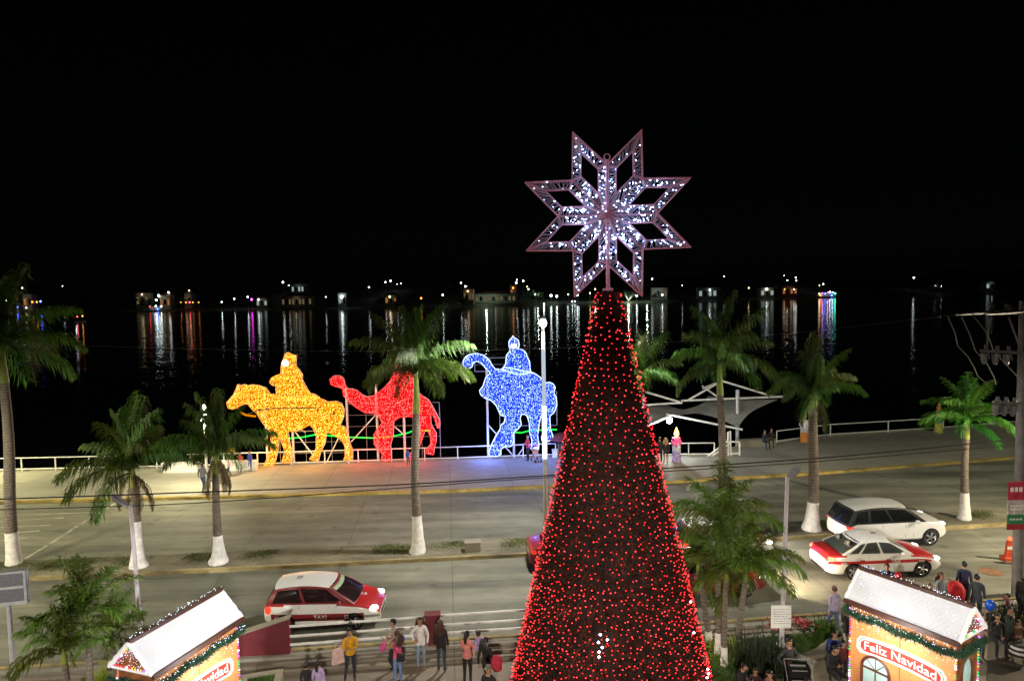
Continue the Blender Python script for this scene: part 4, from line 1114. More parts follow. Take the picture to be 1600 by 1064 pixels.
# ------------------------------------------------------------------ gingerbread kiosks
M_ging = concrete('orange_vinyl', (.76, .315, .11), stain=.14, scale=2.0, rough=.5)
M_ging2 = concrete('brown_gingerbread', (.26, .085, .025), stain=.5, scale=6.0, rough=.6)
M_choc = mat('chocolate_trim', (.06, .022, .014), .5, var=.3)
M_icing = mat('white_icing', (.85, .85, .85), .5, var=.04)
M_signr = mat('red_sign_face', (.6, .05, .035), .5, var=.05)
M_signw = mat('white_sign_rim', (.85, .85, .82), .5, var=.03)
M_signg = mat('green_sign_line', (.03, .22, .14), .5, var=.05)
M_pine = mat('green_garland', (.012, .045, .018), .7, var=.4)
M_wint = mat('pale_window_print', (.5, .75, .72), .3, var=.1)
M_frame = mat('window_frame_brown', (.11, .03, .015), .5)
M_quilt = mat('quilted_white_roof', (.72, .72, .75), .45, var=.05, scale=3)
# raised diamonds on the roof cover
t_ = M_quilt.node_tree; n_ = t_.nodes
tc = n_.new('ShaderNodeTexCoord'); mp = n_.new('ShaderNodeMapping'); mp.inputs['Rotation'].default_value = (0, 0, R(45))
ck = n_.new('ShaderNodeTexBrick'); ck.offset = 0; ck.inputs['Scale'].default_value = 1; ck.inputs['Brick Width'].default_value = .09; ck.inputs['Row Height'].default_value = .09; ck.inputs['Mortar Size'].default_value = .012; ck.inputs['Mortar Smooth'].default_value = 1
ck.inputs['Color1'].default_value = (1, 1, 1, 1); ck.inputs['Color2'].default_value = (1, 1, 1, 1); ck.inputs['Mortar'].default_value = (0, 0, 0, 1)
bp = n_.new('ShaderNodeBump'); bp.inputs['Distance'].default_value = .02; bp.inputs['Strength'].default_value = .35
t_.links.new(tc.outputs['Object'], mp.inputs[0]); t_.links.new(mp.outputs[0], ck.inputs['Vector']); t_.links.new(ck.outputs[0], bp.inputs['Height']); t_.links.new(bp.outputs[0], n_['Principled BSDF'].inputs['Normal'])
CANDY = [emis('candy_red', (1, .08, .06), 1.6), emis('candy_green', (.1, 1, .3), 1.1), emis('candy_amber', (1, .5, .06), 1.8), emis('candy_violet', (.75, .2, 1), 1.7), emis('candy_white', (1, .95, 1), 2.6)]
E_fairy = emis('fairy_white', (.75, .85, 1), 5)
def kiosk(label, c, yaw, L, D, ze, dz, seed, glow):
    q = random.Random(seed)
    t = thing('gingerbread_kiosk', label, 'kiosk', (c[0], c[1], 0), yaw, 'gingerbread kiosks on the plaza')
    l, d = L / 2 - .1, D / 2 - .1; zw = ze - .05
    for i, (x0, x1) in enumerate(((-l, -.01), (.01, l))):
        m = MB(); m.box(((x0 + x1) / 2, -d + .02, zw / 2), (x1 - x0, .04, zw)); part('wall_panel', m, M_ging, t)
    m = MB(); m.box((0, -d + .012, zw / 2), (.02, .02, zw)); part('panel_joint', m, M_choc, t)
    m = MB(); m.box((0, d - .02, zw / 2), (2 * l, .04, zw)); part('wall_panel', m, M_ging, t)
    for s in (-1, 1):
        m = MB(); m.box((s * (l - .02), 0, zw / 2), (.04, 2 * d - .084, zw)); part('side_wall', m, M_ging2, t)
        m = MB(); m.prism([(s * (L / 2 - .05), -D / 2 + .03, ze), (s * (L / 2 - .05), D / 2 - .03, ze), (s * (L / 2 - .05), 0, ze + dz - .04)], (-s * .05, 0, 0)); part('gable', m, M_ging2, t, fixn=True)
        m = MB(); m.ball((s * (l + .003), 0, 2.0), (.02, .22, .4), 20, 10); gw = part('gable_window', m, M_wint, t, smooth=True)
        m = MB(); m.tube([(s * (l + .01), .24 * math.cos(a), 2.0 + .42 * math.sin(a)) for a in np.linspace(0, 2 * PI, 24)], .025, 5); part('frame', m, M_frame, gw)
        m = MB(); m.tube([(s * (L / 2 + .0), y, ze + .03) for y in np.linspace(-D / 2 + .05, D / 2 - .05, 9)], .03, 6); part('icing_edge', m, M_icing, t)
    for s in (-1, 1):
        sl_ = math.atan2(dz, D / 2)
        m = MB(); n = Vector((0, s * math.sin(sl_), math.cos(sl_)))
        P = [Vector((-L / 2, s * D / 2, ze)), Vector((L / 2, s * D / 2, ze)), Vector((L / 2, 0, ze + dz)), Vector((-L / 2, 0, ze + dz))]
        me = MB(); me.prism([p + n * .002 for p in P], n * .05); rf = part('roof', me, M_quilt, t, fixn=True)
        m = MB(); a0 = Vector((-L / 2 - .01, s * (D / 2 + .02), ze + .015)); m.box((0, s * (D / 2 + .03), ze + .0), (L + .06, .07, .13)); part('eave_trim', m, M_choc, t)
        for e in (-1, 1):
            m = MB(); m.tube([Vector((e * (L / 2 + .01), s * D / 2, ze + .03)).lerp(Vector((e * (L / 2 + .01), 0, ze + dz + .03)), k / 8) + Vector((0, 0, .012 * math.sin(k * 2.3))) for k in range(9)], [.05 + .015 * (k % 2) for k in range(9)], 6)
            part('icing_edge', m, M_icing, t, smooth=True)
    m = MB(); m.box((0, 0, ze + dz + .06), (L + .04, .13, .09)); part('ridge_trim', m, M_choc, t)
    # pine garland round the eaves
    for (ax, ay, bx, by) in ((-L / 2, -D / 2 - .05, L / 2, -D / 2 - .05), (L / 2 + .03, -D / 2, L / 2 + .03, D / 2), (-L / 2 - .03, -D / 2, -L / 2 - .03, D / 2)):
        m = MB(); ln = math.hypot(bx - ax, by - ay)
        for i in range(int(ln * 900)):
            u = q.random(); p = Vector((ax + (bx - ax) * u, ay + (by - ay) * u, ze - .25 - .06 * math.sin(u * PI * 3) ** 2 + q.gauss(0, .035)))
            dv = Vector((q.gauss(0, 1), q.gauss(0, 1), q.gauss(0, 1))).normalized(); e = dv * q.uniform(.07, .15); w = dv.orthogonal().normalized() * .014
            m.add([p + w, p - w, p + e], [(0, 1, 2)])
        part('pine_garland', m, M_pine, t)
    # candy borders, snow dots and fairy lights
    sets = [MB() for _ in CANDY]; fairy = MB(); icing = MB()
    def candy(p, r): sets[q.randrange(len(CANDY))].octa(p, r * q.uniform(.8, 1.3))
    for zz in np.arange(.15, zw - .15, .075):
        for x in (-l - .01, l + .01): candy((x, -d - .02, zz), .03)
        for s in (-1, 1): candy((s * (l + .015), d, zz), .03)
    for x in np.arange(-l + .05, l, .07):
        candy((x, -d - .02, ze - .38 - .03 * math.sin(x * 9) ** 2), .028)
        icing.ball((x, -d - .01, ze - .33 - .05 * abs(math.sin(x * 7))), (.06, .03, .075), 6, 5)
    for e in (-1, 1):
        for k in range(10):
            u = (k + .5) / 10
            for s in (-1, 1): candy((e * (L / 2 + .0), s * (D / 2 - .08) * (1 - u), ze + .05 + (dz - .12) * u), .028)
        for y in np.arange(-D / 2 + .1, D / 2 - .08, .085): candy((e * (L / 2 + .0), y, ze + .09), .026)
        for k in range(80):
            u, w = q.random(), q.uniform(-1, 1); fairy.octa((e * (L / 2 - .03), w * (D / 2 - .12) * (1 - u), ze + .08 + (dz - .2) * u), .006)
    for k in range(260):
        icing.octa((q.uniform(-l, l), -d - .004, ze - .3 - abs(q.gauss(0, .22))), q.uniform(.007, .018))
    for k in range(60):
        p = Vector((q.uniform(-L / 2, L / 2), 0, ze + dz + .125)); fairy.octa(p + Vector((0, q.uniform(-.07, .07), q.uniform(-.02, .05))), .0085)
    for k in range(int(60 * glow)):
        x = q.uniform(-L / 2, L / 2); v = min(1, abs(q.gauss(0, .4))); fairy.octa((x, -D / 2 * v - .035 , ze + dz * (1 - v) + .055), q.uniform(.004, .008))
    for k in range(60):
        fairy.octa((q.uniform(-L / 2, L / 2), -D / 2 - .12, ze - q.uniform(.05, .2)), .009)
    for mm, s_ in zip(CANDY, sets): part('candy_lights', s_, mm, t, kind='stuff')
    part('fairy_lights', fairy, E_fairy, t, kind='stuff'); part('icing_drips', icing, M_icing, t, kind='stuff')
    # arched sign with its greeting
    arc = lambda x: -.09 * (x / 1.05) ** 2
    def plate(hw_, hh_, cut):
        xs = np.linspace(-hw_, hw_, 25); pts = []
        for x in xs:
            e = max(0, (abs(x) - (hw_ - cut)) / cut); pts.append((x, hh_ * (1 - .55 * e)))
        return pts
    def plate_mesh(hw_, hh_, y, th):
        m = MB(); pts = plate(hw_, hh_, .1); vs = []
        for x, h_ in pts:
            z = ze - 1.0 + arc(x); vs += [(x, y, z - h_), (x, y, z + h_), (x, y - th, z + h_), (x, y - th, z - h_)]
        fs = [(4 * i + j, 4 * i + 4 + j, 4 * i + 4 + (j + 1) % 4, 4 * i + (j + 1) % 4) for i in range(24) for j in range(4)] + [(0, 1, 2, 3), (99, 98, 97, 96)]
        m.add(vs, fs); return m
    sg = part('sign', plate_mesh(1.12, .235, -d - .004, .02), M_signw, t, fixn=True)
    part('sign_line', plate_mesh(1.06, .2, -d - .0265, .003), M_signg, sg, fixn=True)
    part('sign_rim', plate_mesh(1.04, .185, -d - .0315, .003), M_signw, sg, fixn=True)
    part('sign_face', plate_mesh(1.0, .16, -d - .0365, .004), M_signr, sg, fixn=True)
    me = text_mesh('lettering', 'Feliz Navidad', .32, M_signw, .004, .003)
    w = max(v.co.x for v in me.vertices) - min(v.co.x for v in me.vertices); k = 1.8 / w
    for v in me.vertices:
        x = v.co.x * k; v.co = Vector((x, -d - .044 - v.co.z, ze - 1.0 + v.co.y + arc(x)))
    link('lettering', me, sg)
    # arched window and door on the front
    for cx_, ww, zt in ((-.6, .36, 1.72), (.6, .34, 1.5)):
        pts = [(cx_ - ww, .2), (cx_ + ww, .2)] + [(cx_ + ww * math.cos(a), zt - ww + ww * math.sin(a)) for a in np.linspace(0, PI, 15)]
        m = MB(); m.prism([(x, -d - .004, z) for x, z in pts], (0, -.015, 0)); wn = part('window', m, M_wint, t, fixn=True)
        m = MB(); m.tube([(x, -d - .02, z) for x, z in pts] + [(pts[0][0], -d - .02, pts[0][1])], .04, 5)
        for a in (R(45), R(90), R(135)): m.tube([(cx_, -d - .022, zt - ww), (cx_ + ww * math.cos(a), -d - .022, zt - ww + ww * math.sin(a))], .012, 4)
        m.box((cx_, -d - .02, zt - ww), (2 * ww, .03, .05)); m.box((cx_, -d - .02, (zt - ww) / 2 + .1), (.03, .03, zt - ww - .2)); part('frame', m, M_frame, wn)
    return t
kiosk('gingerbread kiosk at the right with quilted white roof and full greeting sign', (10.191, 17.023), -1.002, 2.803, 1.32, 3.0, .682, 5, 1.0)
kiosk('gingerbread kiosk at the left corner with a blank white roof', (-8.324, 16.266), 1.232, 2.827, 1.302, 3.0, .661, 6, .1)
# unseen area lamps added in front of the kiosks to brighten their walls
for c, yaw, s in (((10.191, 17.023), -1.002, 1), ((-8.324, 16.266), 1.232, 1)):
    n = Vector((math.sin(yaw), -math.cos(yaw), 0)); p = Vector((c[0], c[1], 2.6)) + n * 1.7
    lamp('AREA', 'kiosk_wall_fill', p, 45, (1, .93, .86), .6, Vector((c[0], c[1], 1.9)))

# ------------------------------------------------------------------ people
SKIN = mat('skin', (.36, .19, .12), .55, var=.06, scale=20)
M_eye = mat('eye_dark', (.02, .012, .01), .3); M_lip = mat('lip', (.3, .07, .06), .5)
HAIR = {'black': mat('black_hair', (.012, .01, .009), .45, var=.3, scale=30), 'brown': mat('brown_hair', (.06, .028, .014), .45, var=.3, scale=30),
        'fair': mat('fair_hair', (.3, .17, .05), .5, var=.3, scale=30), 'grey': mat('grey_cap', (.16, .15, .13), .8, var=.2)}
def cloth(c): return mat('cloth_%02x%02x%02x' % tuple(int(max(0, min(1, v)) * 255) for v in c), c, .85, var=.22, scale=9, bump=.35, bscale=14)
BASE = {'pel': (0, 0, .95), 'wst': (0, .0, 1.09), 'chs': (0, .0, 1.28), 'nkb': (0, .015, 1.43), 'nk': (0, .0, 1.5), 'hd1': (0, -.012, 1.56), 'hd2': (0, -.015, 1.63), 'hd3': (0, -.0, 1.695),
        'shL': (.165, .01, 1.385), 'elL': (.215, .03, 1.11), 'wrL': (.23, -.03, .87), 'haL': (.225, -.05, .80),
        'shR': (-.165, .01, 1.385), 'elR': (-.215, .03, 1.11), 'wrR': (-.23, -.03, .87), 'haR': (-.225, -.05, .80),
        'hiL': (.09, 0, .9), 'knL': (.1, -.015, .5), 'anL': (.105, .02, .085), 'toL': (.12, -.14, .03),
        'hiR': (-.09, 0, .9), 'knR': (-.1, -.015, .5), 'anR': (-.105, .02, .085), 'toR': (-.12, -.14, .03)}
RAD = {'pel': (.155, .115), 'wst': (.125, .1), 'chs': (.15, .11), 'nkb': (.085, .07), 'nk': (.05, .05), 'hd1': (.066, .075), 'hd2': (.078, .094), 'hd3': (.055, .068),
       'sh': (.062, .062), 'el': (.043, .043), 'wr': (.03, .03), 'ha': (.03, .022), 'hi': (.09, .09), 'kn': (.06, .06), 'an': (.042, .042), 'to': (.036, .03)}
EDGES = [('pel', 'wst'), ('wst', 'chs'), ('chs', 'nkb'), ('nkb', 'nk'), ('nk', 'hd1'), ('hd1', 'hd2'), ('hd2', 'hd3')] + \
        [(a + s, b + s) for s in 'LR' for a, b in (('sh', 'el'), ('el', 'wr'), ('wr', 'ha'), ('hi', 'kn'), ('kn', 'an'), ('an', 'to'))] + \
        [('nkb', 'shL'), ('nkb', 'shR'), ('pel', 'hiL'), ('pel', 'hiR')]
POSES = {
 'stand': {},
 'crossed': {'elL': (.22, -.02, 1.13), 'wrL': (0, -.2, 1.14), 'haL': (-.09, -.2, 1.15), 'elR': (-.22, -.02, 1.13), 'wrR': (.0, -.17, 1.1), 'haR': (.09, -.17, 1.1), 'knR': (-.14, -.03, .5), 'anR': (-.2, .0, .085), 'toR': (-.27, -.13, .03)},
 'phone': {'elL': (.25, -.14, 1.2), 'wrL': (.13, -.34, 1.4), 'haL': (.1, -.37, 1.46), 'elR': (-.25, -.12, 1.18), 'wrR': (-.1, -.33, 1.38), 'haR': (-.06, -.37, 1.45)},
 'hip': {'elL': (.33, .06, 1.16), 'wrL': (.2, -.06, 1.0), 'haL': (.15, -.09, 1.0), 'elR': (-.33, .06, 1.16), 'wrR': (-.2, -.06, 1.0), 'haR': (-.15, -.09, 1.0)},
 'lean': {'elL': (.26, -.1, 1.17), 'wrL': (.13, -.3, 1.2), 'haL': (.09, -.36, 1.24), 'knL': (.2, -.2, .55), 'anL': (.26, .06, .12), 'toL': (.3, -.08, .03), 'knR': (-.16, -.1, .5), 'anR': (-.22, .1, .085)},
 'carry': {'elL': (.24, -.06, 1.14), 'wrL': (.06, -.28, 1.1), 'haL': (-.02, -.3, 1.1), 'elR': (-.26, -.04, 1.13), 'wrR': (-.18, -.28, 1.12), 'haR': (-.1, -.31, 1.14)},
 'walk': {'knL': (.1, -.16, .52), 'anL': (.1, -.18, .1), 'toL': (.1, -.34, .05), 'knR': (-.1, .03, .5), 'anR': (-.1, .24, .12), 'toR': (-.1, .1, .03), 'elL': (.22, .1, 1.12), 'wrL': (.24, .06, .88), 'haL': (.24, .05, .81), 'elR': (-.22, -.02, 1.1), 'wrR': (-.23, -.16, .9), 'haR': (-.22, -.2, .84)},
 'reach': {'elR': (-.32, -.12, 1.3), 'wrR': (-.46, -.28, 1.42), 'haR': (-.5, -.33, 1.46)},
 'face': {'elR': (-.22, -.18, 1.2), 'wrR': (-.08, -.2, 1.45), 'haR': (-.05, -.16, 1.53)},
}
SIT = {'pel': (0, 0, .56), 'wst': (0, .02, .7), 'chs': (0, .01, .9), 'nkb': (0, -.01, 1.05), 'nk': (0, -.03, 1.12), 'hd1': (0, -.05, 1.18), 'hd2': (0, -.06, 1.25), 'hd3': (0, -.05, 1.315),
       'shL': (.165, 0, 1.0), 'shR': (-.165, 0, 1.0), 'elL': (.22, -.06, .74), 'elR': (-.22, -.06, .74), 'wrL': (.1, -.3, .68), 'wrR': (-.1, -.3, .68), 'haL': (.04, -.36, .67), 'haR': (-.04, -.36, .67),
       'hiL': (.1, -.03, .55), 'hiR': (-.1, -.03, .55), 'knL': (.13, -.43, .53), 'knR': (-.13, -.43, .53), 'anL': (.14, -.44, .09), 'anR': (-.14, -.44, .09), 'toL': (.15, -.6, .03), 'toR': (-.15, -.6, .03)}
POSES['sit'] = SIT
POSES['sitphone'] = dict(SIT, wrL=(.05, -.28, .8), haL=(.02, -.32, .85), wrR=(-.05, -.28, .8), haR=(-.02, -.32, .85), nk=(0, -.06, 1.1), hd1=(0, -.1, 1.15), hd2=(0, -.13, 1.21), hd3=(0, -.14, 1.28))
POSES['sitface'] = dict(SIT, elR=(-.2, -.2, .82), wrR=(-.06, -.2, 1.06), haR=(-.03, -.17, 1.13))
POSES['held'] = dict(SIT, knL=(.2, -.2, .42), anL=(.22, -.12, .12), toL=(.22, -.24, .06), knR=(-.2, -.2, .42), anR=(-.22, -.12, .12), toR=(-.22, -.24, .06))
def person(label, x, y, z0, h, yaw, top, bottom, hair='black', pose='stand', sleeve='long', style='short', shoes=(.03, .025, .02), hem=.9, leg='long', detail=True, group=None, bulk=1.0, head_rot=0, over=None):
    """x, y: where the person stands; pose points are in metres for a 1.74 m figure"""
    J = {k: Vector(v) for k, v in BASE.items()}
    for k, v in POSES[pose].items(): J[k] = Vector(v)
    if over:
        for k, v in over.items(): J[k] = Vector(v)
    kid = h < 1.35
    names = list(J); idx = {n: i for i, n in enumerate(names)}
    me = bpy.data.meshes.new('p'); me.from_pydata([J[n] for n in names], [(idx[a], idx[b]) for a, b in EDGES], [])
    o = bpy.data.objects.new('p', me); COL.objects.link(o)
    md = o.modifiers.new('s', 'SKIN'); md.use_smooth_shade = True
    sv = me.skin_vertices[0].data
    for n in names:
        key = n if n in RAD else n[:2]; r = RAD[key]
        k = 1.0
        if n in ('pel', 'wst', 'chs') or n[:2] in ('sh', 'hi'): k = bulk
        if kid and n.startswith('hd'): k = 1.25
        if n[:2] == 'el' and sleeve == 'long': k = 1.15
        sv[idx[n]].radius = (r[0] * k, r[1] * k); sv[idx[n]].use_root = (n == 'pel')
    o.modifiers.new('d', 'SUBSURF').levels = 1
    bpy.context.view_layer.update()
    m2 = bpy.data.meshes.new_from_object(o.evaluated_get(DG())); bpy.data.objects.remove(o); m2.name = 'person'
    mats = [SKIN, cloth(top), cloth(bottom), cloth(shoes), M_eye, M_lip]
    seg = [(J['nk'], J['hd1'], 0), (J['hd1'], J['hd3'], 0), (J['chs'], J['nkb'], 1), (J['wst'], J['chs'], 1), (J['pel'], J['wst'], 1)]
    for s in 'LR':
        seg += [(J['nkb'], J['sh' + s], 1), (J['sh' + s], J['el' + s], 1), (J['el' + s], J['wr' + s], 1 if sleeve == 'long' else 0), (J['wr' + s], J['ha' + s], 0),
                (J['hi' + s], J['kn' + s], 2), (J['kn' + s], J['an' + s], 2 if leg == 'long' else 0), (J['an' + s], J['to' + s], 3)]
        if sleeve == 'none': seg[-6] = (seg[-6][0], seg[-6][1], 0)
    vs = [v.co.copy() for v in m2.vertices]; fs = [tuple(p.vertices) for p in m2.polygons]; mi = []
    tz = J['pel'].z - .95 + hem
    for p in m2.polygons:
        c = p.center; best = 9; bi = 0
        for a, b, k in seg:
            ab = b - a; u = max(0, min(1, (c - a).dot(ab) / max(ab.length_squared, 1e-9))); dd = (a + ab * u - c).length
            if dd < best: best, bi = dd, k
        if bi == 1 and c.z < tz and abs(c.x) < .2 and best > .0 and J['pel'].z - .25 < c.z: bi = 2 if c.z < tz else 1
        if bi == 2 and c.z > tz: bi = 1
        mi.append(bi)
    mb = MB(); mb.add(vs, fs); mb.m = mi
    hd = J['hd2'] if not kid else J['hd2']; hs = 1.25 if kid else 1.0
    dr = Vector((math.sin(head_rot), -math.cos(head_rot), 0)); sd = Vector((math.cos(head_rot), math.sin(head_rot), 0))
    fc = hd + dr * .088 * hs
    mb.ball(fc + Vector((0, 0, -.02 * hs)), (.016, .022, .022), 6, 5, 0)
    for s in (-1, 1):
        mb.ball(fc + sd * s * .034 * hs + Vector((0, 0, .012)) - dr * .008, (.013, .011, .008), 6, 4, 4)
        mb.ball(hd + sd * s * .082 * hs, (.014, .02, .028), 6, 4, 0)
    mb.ball(fc + Vector((0, 0, -.062 * hs)) - dr * .014, (.024, .01, .008), 6, 4, 5)
    if detail:
        for s in 'LR':
            w, ha = J['wr' + s], J['ha' + s]; d = (ha - w).normalized(); cr = d.cross(Vector((0, 1, .2))).normalized(); nrm = cr.cross(d)
            for i, (off, ln) in enumerate(((-.03, .062), (-.01, .074), (.01, .07), (.028, .055))):
                a = ha + cr * off + d * .01; mb.tube([a, a + d * ln * .55 - nrm * .006, a + d * ln * .9 - nrm * .024], [.0095, .0085, .006], 5, 0)
            sg = -1 if s == 'L' else 1
            a = ha + cr * .03 * sg - d * .02; mb.tube([a, a + cr * .03 * sg + d * .03, a + cr * .035 * sg + d * .055], [.011, .009, .007], 5, 0)
    k = h / 1.74
    ob = link('person', mb.mesh('person', mats, smooth=True, sharp=R(60)))
    ob.location = (x, y, z0); ob.rotation_euler = (0, 0, yaw); ob.scale = (k, k, k)
    tag(ob, label, 'person', group)
    # hair
    hb = MB(); r = Vector((.092, .108, .105)) * hs; hc = hd + Vector((0, 0, .022)) - dr * .018
    if style != 'bald':
        nu, nv = 14, 9; vs = []; 
        for i in range(nv + 1):
            th = PI * .5 - PI * (i / nv) * .78
            for j in range(nu):
                a = 2 * PI * j / nu; v = Vector((math.cos(th) * math.cos(a), math.cos(th) * math.sin(a), math.sin(th)))
                f = v.dot(dr); lim = .1 if f > .25 else -.75
                zz = v.z
                if f > .3 and zz < .3: zz = .3; v = Vector((v.x * .86, v.y * .86, zz))
                vs.append(hc + Vector((v.x * r.x, v.y * r.y, zz * r.z)) * rndh(i, j, k))
        hb.add(vs, [(i * nu + j, i * nu + (j + 1) % nu, (i + 1) * nu + (j + 1) % nu, (i + 1) * nu + j) for i in range(nv) for j in range(nu)])
        bk = -dr
        if style in ('long', 'tail'):
            n_ = {'long': 7, 'tail': 3}[style]
            for q_ in range(n_):
                off = (q_ - (n_ - 1) / 2) * (.03 if style == 'long' else .018)
                st_ = hc + bk * .07 * hs + sd * off - Vector((0, 0, .02 if style == 'long' else -.02)); ln = {'long': .42, 'tail': .3}[style] * (1 - .25 * abs(off) / .09)
                hb.tube([st_, st_ + bk * .06 + sd * off * .5 - Vector((0, 0, ln * .4)), st_ + bk * .045 + sd * off * .8 - Vector((0, 0, ln))], [.04, .034, .012], 6)
        if style == 'buns':
            for s in (-1, 1): hb.ball(hc + sd * s * .095 + Vector((0, 0, .07)), .05, 8, 6)
        if style == 'cap':
            p = hc + dr * .11 + Vector((0, 0, .035)); hb.ball(p, (.075, .075, .012), 10, 5)
        part('hair', hb, HAIR[hair], ob, smooth=True, fixn=True)
    return ob
def rndh(i, j, k): return 1 + .04 * math.sin(i * 3.1 + j * 5.7 + k * 9)
def ph(label, hx, hy, h, yaw, *a, z0=0.0, sit=False, **k):
    top = h * (1.76 / 1.74) if not sit else h * (1.36 / 1.74)
    p = at_z(hx, hy, z0 + top); return person(label, p.x, p.y, z0, h, R(yaw), *a, **k)
def pf_(label, fx, fy, h, yaw, *a, z0=0.0, **k):
    p = at_z(fx, fy, z0); return person(label, p.x, p.y, z0, h, R(yaw), *a, **k)

JEAN = (.09, .15, .26); DJ = (.02, .025, .04); BLK = (.014, .013, .015)
A1 = ph('woman in a bright yellow top and dark trousers with folded arms', 546, 980, 1.63, 20, (.62, .3, .01), DJ, 'black', 'crossed', style='tail', shoes=(.12, .04, .03))
ph('woman in black with white sleeves behind the woman in pink', 614, 966, 1.66, -70, (.3, .28, .26), BLK, 'black', 'lean', style='short', shoes=BLK)
A3 = ph('woman in a pink top and pale jeans raising a phone', 620, 984, 1.64, -130, (.75, .09, .22), (.14, .22, .42), 'brown', 'phone', 'none', 'long')
ph('woman with loose brown hair in a white blouse and pale jeans', 656, 963, 1.63, 5, (.72, .69, .7), (.2, .27, .36), 'brown', 'hip', style='long', hem=.8, shoes=(.2, .12, .08), over={'elL': (.24, .05, 1.12), 'wrL': (.22, -.02, .88), 'haL': (.21, -.04, .81)})
ph('woman in a black jumper and dark jeans seen from behind', 688, 967, 1.62, 170, BLK, (.03, .05, .08), 'brown', 'stand', style='long', hem=.78, bulk=1.08, shoes=(.03, .02, .02))
A6 = ph('woman in a pink top and black leggings carrying a small girl', 729, 985, 1.62, 160, (.62, .2, .18), BLK, 'black', 'carry', 'short', 'tail')
p = at_z(748, 988, 1.62)
person('small girl in lilac with two hair buns held in arms', p.x, A6.location.y - .12, .86, 1.02, R(-150), (.35, .24, .5), (.55, .3, .26), 'black', 'held', 'short', 'buns', shoes=(.75, .7, .72))
A8 = ph('woman with very long black hair carrying a red backpack', 759, 994, 1.66, 150, BLK, BLK, 'black', 'walk', style='long')
ph('man with grey cap seen from above at the bottom edge', 763, 1037, 1.72, -30, BLK, DJ, 'grey', 'stand', style='cap')
ph('dark haired child in black at the bottom edge left of the women', 478, 1033, 1.32, 170, BLK, DJ, 'black', 'stand')
ph('girl in lilac with a hair bow at the bottom edge', 497, 1030, 1.42, 165, (.4, .3, .52), (.3, .24, .4), 'black', 'stand', style='tail')
# things they carry
def held(name, label, cat, c, f, mats, rz=0, **k):
    m = MB(); f(m); return solo(name, m, mats, label, cat, c, rz, **k)
p = A1.location + Vector((-.36, -.06, .62))
def _tote(m):
    m.box((0, 0, .2), (.36, .12, .44), taper=.85); m.tube([(-.1, -.03, .42), (-.07, -.03, .6), (.07, -.03, .6), (.1, -.03, .42)], .012, 5)
held('tote_bag', 'pale pink bag hanging from the arm of the woman in yellow', 'bag', p, _tote, cloth((.62, .42, .4)), R(35))
p = at_y(630, 997, A3.location.y + .3)
held('phone', 'blue lit phone raised by the woman in pink', 'phone', p, lambda m: m.box((0, 0, 0), (.085, .015, .165)), emis('phone_screen', (.12, .2, .9), .9), R(30))
p = at_y(626, 1027, A3.location.y - .2)
def _bag(m):
    m.box((0, 0, 0), (.24, .12, .2), taper=.9); m.tube([(-.1, 0, .09), (-.2, .02, .34), (-.14, .06, .58)], .012, 5); m.tube([(.1, 0, .09), (.04, .02, .3), (-.1, .06, .58)], .012, 5)
held('handbag', 'black shoulder bag at the hip of the woman in pink', 'bag', p, _bag, M_dark)
p = at_y(598, 1011, 20.6)
held('backpack', 'bright pink bag on the back of the woman in black', 'bag', p, lambda m: (m.ball((0, 0, 0), (.1, .1, .16), 10, 8), m.tube([(.02, 0, .12), (.12, .02, .3), (.2, .02, .26)], .02, 5)), cloth((.6, .08, .28)), smooth=True)
p = A8.location + Vector((.3, -.16, .98))
def _bp(m):
    m.ball((0, 0, 0), (.17, .14, .25), 12, 9); m.ball((.03, -.1, -.08), (.12, .08, .12), 10, 7); m.tube([(-.12, .05, .22), (-.26, .1, .1), (-.2, .1, -.2)], .022, 5)
held('backpack', 'round crimson backpack on the long haired woman', 'bag', p, _bp, cloth((.42, .02, .05)), smooth=True)
# right side
ph('woman in a lilac grey shirt and jeans walking behind the right kiosk', 1304, 914, 1.64, -170, (.3, .25, .32), (.06, .09, .15), 'brown', 'walk', style='short', z0=ZR)
ph('woman in a grey shirt standing behind the kiosk ridge with a child', 1472, 893, 1.65, 10, (.24, .25, .27), BLK, 'brown', 'stand', style='long')
ph('child in a red top in front of the woman in grey', 1454, 911, 1.15, 0, (.4, .03, .04), BLK, 'brown', 'stand')
ph('man in a navy jacket with cropped hair watching the street', 1507, 876, 1.76, 165, (.025, .028, .06), DJ, 'black', 'stand', bulk=1.1)
ph('person in a dark grey jacket and jeans beside the man in navy', 1527, 896, 1.7, 150, (.035, .04, .042), (.04, .06, .09), 'black', 'walk', bulk=1.12)
ph('man in a blue shirt behind the ridge of the right kiosk', 1386, 879, 1.68, -20, (.03, .12, .33), DJ, 'brown', 'stand')
ph('dark haired child behind the left end of the kiosk ridge', 1356, 884, 1.45, 160, BLK, DJ, 'black', 'stand')
ph('small child in magenta reaching up beside the utility pole', 1575, 927, 1.0, -120, (.2, .03, .08), (.1, .03, .06), 'black', 'reach')
ph('person dressed in black cut by the right edge of the picture', 1600, 903, 1.72, 100, BLK, BLK, 'black', 'stand', style='long', bulk=1.2)
ph('seated woman in black resting her hand on her chin', 1558, 957, 1.64, -15, BLK, BLK, 'black', 'sitface', style='long', sit=True)
ph('seated person in tan at the right edge beside the striped bag', 1590, 964, 1.6, -30, (.09, .05, .03), (.25, .15, .1), 'brown', 'sitphone', style='short', sit=True)
ph('person in pale pink behind the gable of the right kiosk', 1535, 957, 1.5, 20, (.3, .17, .17), DJ, 'brown', 'stand', style='long')
HB = ph('man in a black hoodie and khaki trousers seated with hands together', 1302, 1003, 1.76, 12, (.012, .012, .014), (.22, .17, .11), 'black', 'sitphone', sit=True, bulk=1.12)
